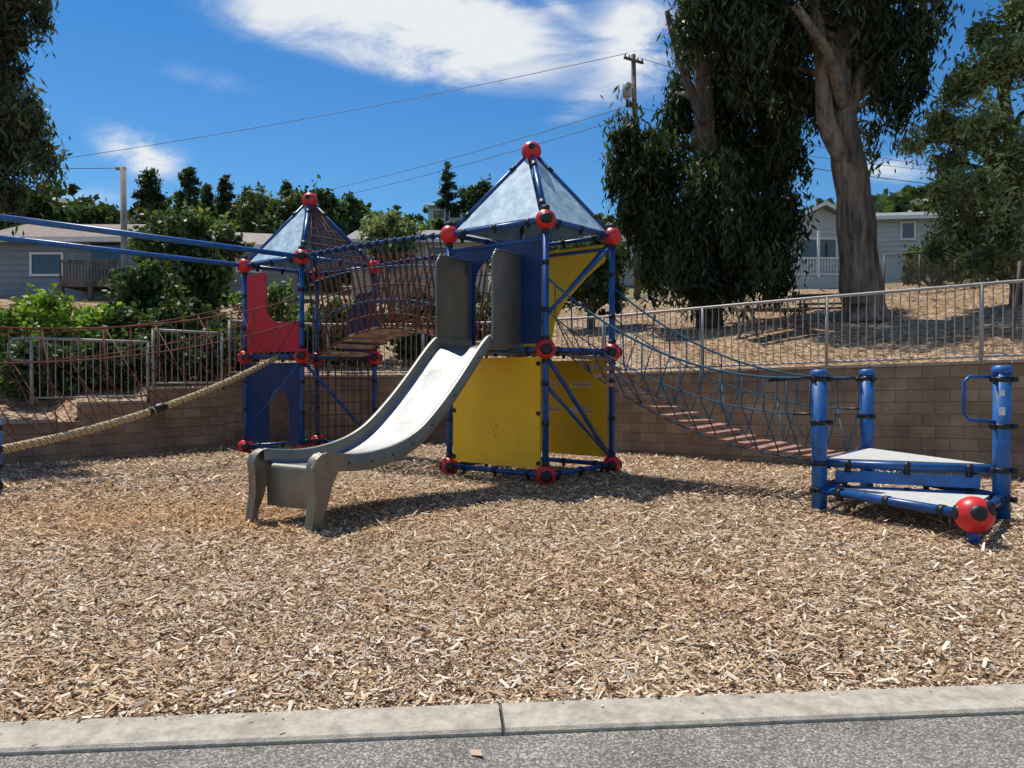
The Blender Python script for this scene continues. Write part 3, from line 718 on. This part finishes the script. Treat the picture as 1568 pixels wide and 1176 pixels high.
# right tree, lighter
b = S(1560, 425, 20); b[2] = gz(b[0], b[1])-.1
T = [(b, .22), (S(1552, 300, 20), .18), (S(1535, 150, 20), .13), (S(1515, 40, 20), .08)]
LB = [[(S(1555, 330, 20), .12), (S(1500, 230, 19.8), .08), (S(1440, 195, 19.8), .04)]]
BB = [bl_(1540, 90, 19, 45, 42), bl_(1480, 120, 19.5, 30, 30), bl_(1500, 200, 19, 45, 30), bl_(1435, 190, 19.5, 28, 16), bl_(1402, 218, 19.5, 22, 14), bl_(1560, 240, 19, 45, 45), bl_(1490, 290, 19, 42, 34), bl_(1550, 350, 19, 45, 40), bl_(1475, 345, 20, 32, 38), bl_(1570, 20, 19, 36, 45), bl_(1640, 150, 19, 50, 160), bl_(1505, 50, 19.5, 20, 24), bl_(1510, 395, 19.5, 40, 24), bl_(1450, 250, 20, 22, 20), bl_(1455, 145, 20, 18, 20), bl_(1440, 375, 20, 22, 28), bl_(1440, 300, 20, 16, 26)]
tree('eucalyptus_tree', b, T, LB, BB, 38000, .19, .06, (.23, .265, .125), bark=M_barkD, seed=23, droop=.35, clump=.36, hollow=.3)
# left tree
b = S(-90, 520, 15.5); b[2] = gz(b[0], b[1])-.1
T = [(b, .35), (S(-90, 300, 15.5), .3), (S(-70, 100, 15.5), .2), (S(-40, -40, 15.5), .14)]
BB = [bl_(15, 60, 15.5, 30, 45), bl_(45, 190, 15.5, 28, 40), bl_(70, 245, 15.5, 26, 24), bl_(10, 210, 15.5, 36, 50), bl_(-40, 120, 15.5, 60, 110), bl_(10, 0, 15.5, 40, 45), bl_(10, 290, 15.5, 30, 24), bl_(-50, 280, 15.5, 40, 40), bl_(60, 20, 15.5, 16, 40), bl_(30, 120, 15.5, 20, 24)]
tree('eucalyptus_tree', b, T, [], BB, 20000, .21, .05, (.09, .105, .055), bark=M_barkD, seed=24, droop=.6, clump=.33, hollow=.2)

def gtree(name, px, ytop, ybase, d, wpx, nleaf, L_, W_, col, seed, **kw):
    x = (px-784)/1130*d; g = gz(x, d); b = V3(x, d, g-.2); k = d/1130; zt = S(px, ytop, d)[2]; zb = max(g+.05, S(px, ybase, d)[2]); R = wpx/2*k; H = (zt-zb)
    r2 = random.Random(seed); BB = []
    for i in range(11):
        a = i*2.4; f = i/11
        BB.append((V3(x+math.cos(a)*R*.6*r2.uniform(.6, 1.1), d+math.sin(a)*R*.5, zb+H*(.12+.7*f)), (R*r2.uniform(.3, .5), R*r2.uniform(.3, .5), H*r2.uniform(.12, .22))))
    T = [(b, R*.07+.05), (V3(x, d, (b[2]+zt)/2), R*.05+.03), (V3(x, d, zt-H*.15), .03)]
    tree(name, b, T, [], BB, nleaf, L_*1.15, W_*1.15, [c*1.35 for c in col], bark=M_barkD, seed=seed, twigs=1, **kw)
gtree('oak_tree', 285, 312, 475, 25, 175, 15000, .17, .11, (.075, .10, .04), 31, clump=.4, hollow=.3)
gtree('oak_tree', 225, 395, 520, 22, 120, 8000, .16, .10, (.05, .075, .03), 32, clump=.35, hollow=.3)
gtree('shrub', 90, 440, 590, 18.5, 190, 12000, .13, .08, BR, 33, clump=.3, hollow=.3)
gtree('shrub', 10, 470, 600, 17, 130, 7000, .13, .08, BR, 34, clump=.3, hollow=.3)
gtree('shrub', 60, 520, 605, 15.8, 120, 5000, .12, .07, (.055, .08, .03), 54, clump=.25, hollow=.3)
gtree('shrub', 160, 505, 600, 16.8, 130, 6000, .12, .07, (.05, .075, .025), 55, clump=.25, hollow=.3)
gtree('shrub', 255, 500, 595, 17.6, 130, 6000, .12, .07, (.05, .07, .025), 56, clump=.25, hollow=.3)
gtree('shrub', 190, 470, 585, 19, 130, 6500, .13, .08, (.05, .075, .025), 35, clump=.3, hollow=.3)
gtree('shrub', 290, 450, 575, 20, 150, 8000, .13, .08, (.055, .08, .03), 36, clump=.3, hollow=.3)
gtree('shrub', 345, 500, 590, 18.4, 110, 5000, .12, .07, (.05, .07, .025), 57, clump=.25, hollow=.3)
gtree('shrub', 410, 425, 560, 22, 130, 7000, .14, .08, (.11, .155, .05), 37, clump=.3, hollow=.3)
gtree('shrub', 510, 455, 575, 21, 140, 6500, .14, .08, (.05, .07, .03), 38, clump=.3, hollow=.3)
gtree('shrub', 640, 440, 575, 22, 150, 6500, .14, .08, (.05, .07, .03), 39, clump=.3, hollow=.3)
gtree('shrub', 770, 430, 570, 23, 130, 5000, .14, .08, (.05, .07, .03), 40, clump=.3, hollow=.3)
gtree('oak_tree', 905, 345, 475, 26, 130, 9000, .16, .10, (.05, .075, .03), 41, clump=.35, hollow=.3)
gtree('oak_tree', 595, 325, 400, 48, 90, 6500, .25, .14, (.16, .18, .09), 42, clump=.5)
gtree('oak_tree', 470, 288, 385, 62, 130, 8000, .36, .24, (.045, .07, .025), 43, clump=.7)
gtree('oak_tree', 395, 292, 380, 66, 80, 5000, .36, .2, (.09, .105, .04), 44, clump=.7)
gtree('oak_tree', 730, 277, 345, 105, 62, 4500, .5, .3, (.04, .06, .025), 45, clump=1.)
gtree('oak_tree', 535, 300, 370, 72, 70, 4500, .4, .25, (.045, .07, .03), 46, clump=.8)
gtree('oak_tree', 60, 295, 380, 62, 110, 6000, .36, .24, (.04, .06, .025), 47, clump=.8)
gtree('oak_tree', 150, 310, 380, 62, 90, 4500, .36, .24, (.05, .07, .03), 48, clump=.8)
gtree('shrub', 1430, 370, 432, 30, 110, 5000, .16, .1, (.06, .08, .03), 49, clump=.3)
gtree('shrub', 1540, 380, 425, 27, 120, 4500, .16, .1, (.06, .08, .035), 50, clump=.3)
gtree('oak_tree', 1385, 315, 385, 80, 70, 4000, .36, .24, (.05, .075, .03), 51, clump=.7)
gtree('oak_tree', 850, 335, 420, 55, 90, 5000, .3, .2, (.05, .07, .03), 52, clump=.7)

def pine(px, ytop, ybase, d, wpx, seed):
    x = (px-784)/1130*d; g = gz(x, d); zt = S(px, ytop, d)[2]; zb = min(S(px, ybase, d)[2], zt-3); k = d/1130; R = wpx/2*k; r2 = random.Random(seed); H = zt-zb; BB = []
    for i in range(12):
        f = i/11; w = R*(1-.65*f)*r2.uniform(.6, 1.1); a = i*2.4
        BB.append((V3(x+math.cos(a)*w*.55, d+math.sin(a)*w*.55, zb+H*(.1+.85*f)), (w*.6, w*.6, H*.055)))
    b = V3(x, d, g-.3); tree('pine_tree', b, [(b, .3), (V3(x, d, zb), .22), (V3(x, d, zt), .05)], [], BB, 3400, .5, .16, (.055, .08, .035), bark=M_barkD, seed=seed, twigs=1, clump=.5, cl_n=20)
for a in ((230, 262, 320, 80, 52), (290, 258, 330, 82, 60), (345, 268, 335, 85, 38), (685, 249, 325, 105, 42), (440, 282, 330, 80, 30), (318, 285, 335, 90, 30), (378, 290, 335, 95, 26)):
    pine(*a, int(a[0]))

# distant hillside tree mass
g = np.random.default_rng(77); BBs = []
for _ in range(430):
    th = math.radians(g.uniform(-60, 60)); r = g.uniform(58, 150) if _ > 160 else g.uniform(120, 150); x = r*math.sin(th); y = r*math.cos(th); h = g.uniform(2.0, 4.0)*(1 if r < 100 else 1.1)
    z = gz(x, y); BBs.append((V3(x, y, z+h*.6), (h*g.uniform(.8, 1.3), h*g.uniform(.8, 1.2), h*g.uniform(.7, 1.))))
foliage('distant_trees', BBs, 72000, 1.25, .8, (.06, .085, .038), seed=8, clump=1.1, cl_n=20, hollow=.6)

# ------------------------------------------------------------------ houses
def house(name, px, d, w, dep, h, rh, wallc, roofc, wins, rot=0., zb=None, gable_front=False, porch=False, balcony=None):
    x = (px-784)/1130*d; z0 = gz(x, d) if zb is None else zb; ob = Obj(name, (x, d, z0)); R = Matrix.Rotation(rot, 3, 'Z')
    def P(a, b, c): v = R @ Vector((a, b, 0)); return V3(x+v.x, d+v.y, z0+c)
    ux = P(1, 0, 0)-P(0, 0, 0); uy = P(0, 1, 0)-P(0, 0, 0)
    wl = ob.part('walls', mat(name+'_siding', wallc, .8, var=.08, scale=2)); rf = ob.part('roof', mat(name+'_shingles', roofc, .9, var=.3, scale=3, bump=.4, bscale=20)); tr = ob.part('trim', M_white); gl = ob.part('windows', M_glass)
    sg_ = ob.part('lap_shadow_strips', mat(name+'_lap_shadow', [c*.6 for c in wallc], .9))
    wl.box(P(0, dep/2, h/2-1), ux*w/2, uy*dep/2, h/2+1)
    for zz in np.arange(.15, h, .3): sg_.box(P(0, -.004, zz), ux*w/2, uy*.006, .012)  # darker strips paint in the shade under each board lap
    o = .5
    if gable_front:
        wl.prism([P(-w/2, dep/2, h), P(w/2, dep/2, h), P(0, dep/2, h+rh)], uy*dep)
        for sg in (-1, 1):
            a, b_ = P(sg*(w/2+o), dep/2, h-rh*o/(w/2)+.06), P(0, dep/2, h+rh+.06); rf.prism([a, b_, b_+V3(0, 0, .15), a+V3(0, 0, .15)], uy*(dep+2*o))
            tr.prism([a-uy*(dep/2+o+.03), b_-uy*(dep/2+o+.03), b_-uy*(dep/2+o+.03)+V3(0, 0, .22), a-uy*(dep/2+o+.03)+V3(0, 0, .22)], uy*.05)
    else:
        wl.prism([P(-0, 0, h), P(0, dep, h), P(0, dep/2, h+rh)], ux*w)
        for a, b_ in ((P(0, -o, h-rh*o/(dep/2)+.06), P(0, dep/2, h+rh+.06)), (P(0, dep+o, h-rh*o/(dep/2)+.06), P(0, dep/2, h+rh+.06))):
            rf.prism([a, b_, b_+V3(0, 0, .15), a+V3(0, 0, .15)], ux*(w+2*o))
        tr.box(P(0, -o-.02, h-rh*o/(dep/2)+.08), ux*(w/2+o), uy*.03, .1)
    for (wx, wz, ww, wh) in wins:
        gl.box(P(wx, -.02, wz), ux*ww/2, uy*.02, wh/2)
        for sg in (-1, 1):
            tr.box(P(wx+sg*(ww/2+.05), -.04, wz), ux*.05, uy*.04, wh/2+.1); tr.box(P(wx, -.042, wz+sg*(wh/2+.05)), ux*ww/2, uy*.038, .05)
        for m_ in np.linspace(-.5, .5, max(2, int(ww/.9)+1))[1:-1] if ww > 1.2 else []: tr.box(P(wx+m_*ww, -.045, wz), ux*.03, uy*.03, wh/2)
    if porch:
        tr.box(P(0, -1.3, 1.0), ux*w/2, uy*.04, .04); tr.box(P(0, -1.3, .1), ux*w/2, uy*.04, .04)
        for a in np.arange(-w/2, w/2+.01, .16): tr.box(P(a, -1.3, .55), ux*.02, uy*.02, .42)
        for a in (-w/2, -w/6, w/6, w/2): tr.box(P(a, -1.35, 1.2), ux*.06, uy*.06, 1.3)
        wl.box(P(0, -.7, -.5), ux*w/2, uy*.62, .5)
    if balcony:
        bx, bz, bw2 = balcony; bp2 = ob.part('balcony', M_barkD); bp2.box(P(bx, -.8, bz), ux*bw2/2, uy*.78, .12); bp2.box(P(bx, -1.55, bz+1.0), ux*bw2/2, uy*.04, .06)
        for a in np.arange(-bw2/2, bw2/2+.01, .14): bp2.box(P(bx+a, -1.55, bz+.5), ux*.03, uy*.02, .5)
        for a in (-bw2/2, 0, bw2/2): bp2.box(P(bx+a, -1.5, bz-1.2), ux*.09, uy*.09, 1.2)
        gl.box(P(bx, -.03, bz+1.1), ux*.8, uy*.03, .95)
    ob.done()
def hz(py, d): return 1.6+(577-py)/1130*d
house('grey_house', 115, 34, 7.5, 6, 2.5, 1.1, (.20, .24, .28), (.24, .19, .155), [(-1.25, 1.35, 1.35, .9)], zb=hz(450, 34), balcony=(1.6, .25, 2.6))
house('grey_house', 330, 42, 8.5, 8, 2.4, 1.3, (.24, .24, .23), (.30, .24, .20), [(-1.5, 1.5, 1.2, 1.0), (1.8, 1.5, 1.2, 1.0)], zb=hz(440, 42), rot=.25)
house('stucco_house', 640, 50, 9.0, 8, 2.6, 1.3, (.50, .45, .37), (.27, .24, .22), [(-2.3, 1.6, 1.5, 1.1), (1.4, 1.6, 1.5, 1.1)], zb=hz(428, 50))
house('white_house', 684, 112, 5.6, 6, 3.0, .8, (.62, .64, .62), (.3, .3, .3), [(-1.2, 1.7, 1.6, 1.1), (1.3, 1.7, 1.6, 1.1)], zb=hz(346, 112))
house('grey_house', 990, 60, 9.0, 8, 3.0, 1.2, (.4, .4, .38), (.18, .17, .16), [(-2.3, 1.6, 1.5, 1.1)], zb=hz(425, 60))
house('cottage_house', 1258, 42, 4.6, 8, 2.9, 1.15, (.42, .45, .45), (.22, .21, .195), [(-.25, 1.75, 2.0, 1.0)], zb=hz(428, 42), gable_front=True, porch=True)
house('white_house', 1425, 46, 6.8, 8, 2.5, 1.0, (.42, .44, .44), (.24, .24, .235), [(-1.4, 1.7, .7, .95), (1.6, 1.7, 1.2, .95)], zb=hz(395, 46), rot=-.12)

ob = Obj('chain_link_fence', (14, 27, 0)); cf = ob.part('mesh_and_posts', mat('dull_galvanised_wire', (.16, .15, .13), .7, .2), True)
xa, ya, xb, yb = 13.6, 27.0, 19.5, 26
for i in range(6):
    f = i/5; x, y = xa+(xb-xa)*f, ya+(yb-ya)*f; z = gz(x, y); cf.tube([(x, y, z), (x, y, z+1.5)], .03, 6)
for h in (.1, 1.5): cf.tube([(xa+(xb-xa)*f, ya+(yb-ya)*f, gz(xa+(xb-xa)*f, ya+(yb-ya)*f)+h) for f in np.linspace(0, 1, 10)], .02, 5)
for i in range(60):
    for sg in (-1, 1):
        f = i/60; f2 = f+sg*.2
        if 0 <= f2 <= 1:
            x, y = xa+(xb-xa)*f, ya+(yb-ya)*f; x2, y2 = xa+(xb-xa)*f2, ya+(yb-ya)*f2; cf.tube([(x, y, gz(x, y)+.1), (x2, y2, gz(x2, y2)+1.5)], .005, 3, cap=False)
ob.done()

def ptable(x, y, rot):
    z = gz(x, y); ob = Obj('picnic_table', (x, y, z)); t = ob.part('boards', M_wood); c, s_ = math.cos(rot), math.sin(rot); ux = V3(c, s_, 0); uy = V3(-s_, c, 0); o = V3(x, y, z)
    for k in range(5): t.box(o+uy*(k-2)*.15+V3(0, 0, .75), ux*.95, uy*.07, .02)
    for sg in (-1, 1):
        t.box(o+uy*sg*.72+V3(0, 0, .44), ux*.95, uy*.12, .02)
        t.box(o+ux*sg*.7+V3(0, 0, .40), ux*.03, uy*.75, .04)
        for s2 in (-1, 1): t.prism([o+ux*sg*.7+uy*s2*.55, o+ux*sg*.7+uy*s2*.64, o+ux*sg*.7+uy*s2*.24+V3(0, 0, .73), o+ux*sg*.7+uy*s2*.15+V3(0, 0, .73)], ux*.05)
    ob.done()
ptable(6.9, 19.5, .1); ptable(9.3, 21.8, -.2)
ob = Obj('tree_stakes', (11.5, 15, 0)); t = ob.part('stakes', M_wood, True)
for x, y, l in ((10.0, 14.6, .12), (10.35, 14.8, -.05)): z = gz(x, y); t.tube([(x-l, y, z-.1), (x+l*.3, y, z+1.6)], .03, 6)
t.tube([(10.0, 14.6, gz(10, 14.6)+1.1), (10.35, 14.8, gz(10, 14.6)+1.15)], .012, 5)
ob.done()

# ------------------------------------------------------------------ utility pole and wires
b = S(976, 400, 45); b[2] = gz(b[0], 45)-.3; top = S(969, 86, 45)
ob = Obj('utility_pole', tuple(b)); w = ob.part('pole_and_arms', M_wood, True); tf = ob.part('transformer', M_galv, True); wr = ob.part('insulators', M_blk, True)
w.tube([b, (b+top)/2, top], [.21, .18, .14], 12)
for z, L_ in ((-.4, .75), (-3.2, .6), (-5.0, .6)):
    c = top+V3(0, -.15, z); w.box(c, unit(V3(.8, .5, 0))*L_, unit(V3(-.5, .8, 0))*.06, .07)
    for k in (-1, -.5, .5, 1): wr.tube([c+unit(V3(.8, .5, 0))*L_*k*.9+V3(0, 0, .05), c+unit(V3(.8, .5, 0))*L_*k*.9+V3(0, 0, .25)], .05, 6)
c = top+V3(-.42, -.2, -2.2); tf.tube([c-V3(0, 0, .45), c-V3(0, 0, .42), c+V3(0, 0, .35), c+V3(0, 0, .42)], [.22, .27, .27, .15], 14)
w.tube([top+V3(0, 0, -4), top+V3(-.25, 0, -4.4), top+V3(.1, 0, -6)], .04, 5)
ob.done()
b2 = S(193, 490, 22); b2[2] = gz(b2[0], 22)-.3; top2 = S(190, 258, 22)
ob = Obj('utility_pole', tuple(b2)); w = ob.part('pole', M_woodG, True); w.tube([b2, top2], [.10, .085], 10); w.box(top2+V3(-.06, 0, -.02), .14, .05, .04); ob.done()
M_wire = mat('cable', (.03, .035, .045), .6)
ob = Obj('power_lines', tuple(top)); w = ob.part('cables', M_wire, True)
def wire(a, b_, s_, r=.018): w.tube(sag(a, b_, s_, 30), r, 4, cap=False)
wire(top+V3(-.3, 0, .1), S(-250, 285, 62), .9, .02)
wire(top+V3(-.3, 0, -3.1), S(330, 322, 110), .9, .022); wire(top+V3(.3, 0, -3.6), S(330, 335, 110), .9, .022)
wire(top+V3(.4, 0, -.2), S(1750, 265, 60), .8); wire(top+V3(.4, 0, -3.2), S(1750, 290, 60), .8); wire(top+V3(.4, 0, -5), S(1750, 305, 60), .8, .025); wire(top+V3(.4, 0, -4.5), S(1750, 278, 60), .8, .015)
wire(top2, S(-200, 230, 24), .2, .012)
wire(S(975, 215, 45), S(905, 370, 58), .2, .014)
ob.done()

# ------------------------------------------------------------------ world, sun, camera
W = bpy.data.worlds.new('World'); sc.world = W; W.use_nodes = True; nt = W.node_tree; N = nt.nodes; L = nt.links; N.clear()
out = N.new('ShaderNodeOutputWorld'); bg = N.new('ShaderNodeBackground'); L.new(bg.outputs[0], out.inputs[0]); bg.inputs['Strength'].default_value = .10
sky = N.new('ShaderNodeTexSky'); sky.sky_type = 'NISHITA'; sky.sun_disc = False
sv = unit((-.30, .38, 1.)); el = math.asin(sv[2]); az = math.atan2(sv[0], sv[1])
sky.sun_elevation = el; sky.sun_rotation = az % (2*math.pi); sky.air_density = 1.; sky.dust_density = .25; sky.ozone_density = 2.5
tc = N.new('ShaderNodeTexCoord'); sx = N.new('ShaderNodeSeparateXYZ'); L.new(tc.outputs['Generated'], sx.inputs[0])
# deeper blue with elevation (clear coastal air)
el_r = N.new('ShaderNodeMapRange'); el_r.inputs['From Min'].default_value = .12; el_r.inputs['From Max'].default_value = .5; L.new(sx.outputs[2], el_r.inputs[0])
tm = N.new('ShaderNodeMixRGB'); tm.inputs[1].default_value = (.58, .96, 1.16, 1); tm.inputs[2].default_value = (.20, .72, 1.16, 1); L.new(el_r.outputs[0], tm.inputs[0])
tint = N.new('ShaderNodeVectorMath'); tint.operation = 'MULTIPLY'; L.new(tm.outputs[0], tint.inputs[1]); L.new(sky.outputs[0], tint.inputs[0])
def math_(op, a, b=None, c=None, clamp=False):
    n_ = N.new('ShaderNodeMath'); n_.operation = op; n_.use_clamp = clamp
    for i, v in enumerate((a, b, c)):
        if v is None: continue
        if isinstance(v, (int, float)): n_.inputs[i].default_value = v
        else: L.new(v, n_.inputs[i])
    return n_.outputs[0]
yy = math_('MAXIMUM', sx.outputs[1], .08); u = math_('DIVIDE', sx.outputs[0], yy); v = math_('DIVIDE', sx.outputs[2], yy)
def blob(px, py, rx, ry, ang, amp):
    cu, cv_ = (px-784)/1130, (577-py)/1130; ca, sa = math.cos(ang), math.sin(ang)
    du = math_('SUBTRACT', u, cu); dv = math_('SUBTRACT', v, cv_)
    a = math_('ADD', math_('MULTIPLY', du, ca*1130/rx), math_('MULTIPLY', dv, sa*1130/rx))
    b = math_('ADD', math_('MULTIPLY', du, -sa*1130/ry), math_('MULTIPLY', dv, ca*1130/ry))
    r2_ = math_('ADD', math_('MULTIPLY', a, a), math_('MULTIPLY', b, b))
    return math_('MULTIPLY', math_('POWER', 2.718, math_('MULTIPLY', r2_, -1.)), amp)
blobs = [(560, 15, 240, 48, -.16, 1.25), (720, 70, 145, 56, -.25, 1.3), (600, 100, 130, 24, -.2, .8), (430, 40, 110, 30, -.1, .6), (970, 60, 55, 62, -.7, 1.2), (1000, 110, 55, 38, .3, .9), (910, 145, 50, 16, .3, .6), (850, 8, 40, 12, -.6, .4),
         (235, 240, 58, 28, -.25, 1.1), (190, 225, 65, 34, -.5, .6), (1370, 262, 80, 20, -.1, .9), (330, 125, 120, 24, -.25, .34), (890, 175, 60, 14, .2, .4), (700, -120, 400, 90, -.2, .9), (150, 300, 90, 22, 0, .5)]
msk = None
for bb in blobs:
    o = blob(*bb); msk = o if msk is None else math_('ADD', msk, o)
n5 = N.new('ShaderNodeTexNoise'); n5.inputs['Scale'].default_value = 2.2; n5.inputs['Detail'].default_value = 4; L.new(tc.outputs['Generated'], n5.inputs['Vector'])
fill_cloud = math_('MULTIPLY', math_('SUBTRACT', .35, sx.outputs[1], clamp=True), 2.2, clamp=True)  # unseen cloud cover behind the camera, added to whiten and fill the ambient light
fill_cloud = math_('MULTIPLY', fill_cloud, math_('MULTIPLY', math_('SUBTRACT', n5.outputs['Fac'], .46, clamp=True), 3.2, clamp=True))
cv3 = N.new('ShaderNodeCombineXYZ'); L.new(u, cv3.inputs[0]); L.new(v, cv3.inputs[1])
mp = N.new('ShaderNodeMapping'); mp.inputs['Rotation'].default_value = (0, 0, .22); mp.inputs['Scale'].default_value = (3.2, 8.5, 1); L.new(cv3.outputs[0], mp.inputs[0])
nz = N.new('ShaderNodeTexNoise'); nz.inputs['Scale'].default_value = 1.5; nz.inputs['Detail'].default_value = 9; nz.inputs['Roughness'].default_value = .62; nz.inputs['Distortion'].default_value = .6
L.new(mp.outputs[0], nz.inputs['Vector'])
f = math_('MULTIPLY', msk, math_('ADD', math_('MULTIPLY', nz.outputs['Fac'], 3.2), -.8))
mr = N.new('ShaderNodeMapRange'); mr.interpolation_type = 'SMOOTHSTEP'; mr.inputs['From Min'].default_value = .10; mr.inputs['From Max'].default_value = 1.15; L.new(f, mr.inputs[0])
fac = math_('MAXIMUM', mr.outputs[0], fill_cloud)
mx = N.new('ShaderNodeMixRGB'); L.new(fac, mx.inputs[0]); L.new(tint.outputs[0], mx.inputs[1]); mx.inputs[2].default_value = (8.2, 8.5, 8.8, 1)
L.new(mx.outputs[0], bg.inputs[0])

sl = bpy.data.lights.new('sun', 'SUN'); sl.energy = 5.0; sl.angle = math.radians(.5); sl.color = (1, .955, .88)
so = bpy.data.objects.new('sun', sl); COL.objects.link(so); so.rotation_euler = Vector(-Vector(sv)).to_track_quat('-Z', 'Y').to_euler(); so.location = (-30, 38, 100)

cam = bpy.data.cameras.new('camera'); co = bpy.data.objects.new('camera', cam); COL.objects.link(co)
co.location = (0, 0, 1.6); co.rotation_euler = (math.radians(90-.56), 0, 0); cam.sensor_width = 36; cam.lens = 36*1130/1568; cam.clip_end = 4000
sc.camera = co
sc.view_settings.view_transform = 'Standard'; sc.view_settings.look = 'None'; sc.view_settings.exposure = 0
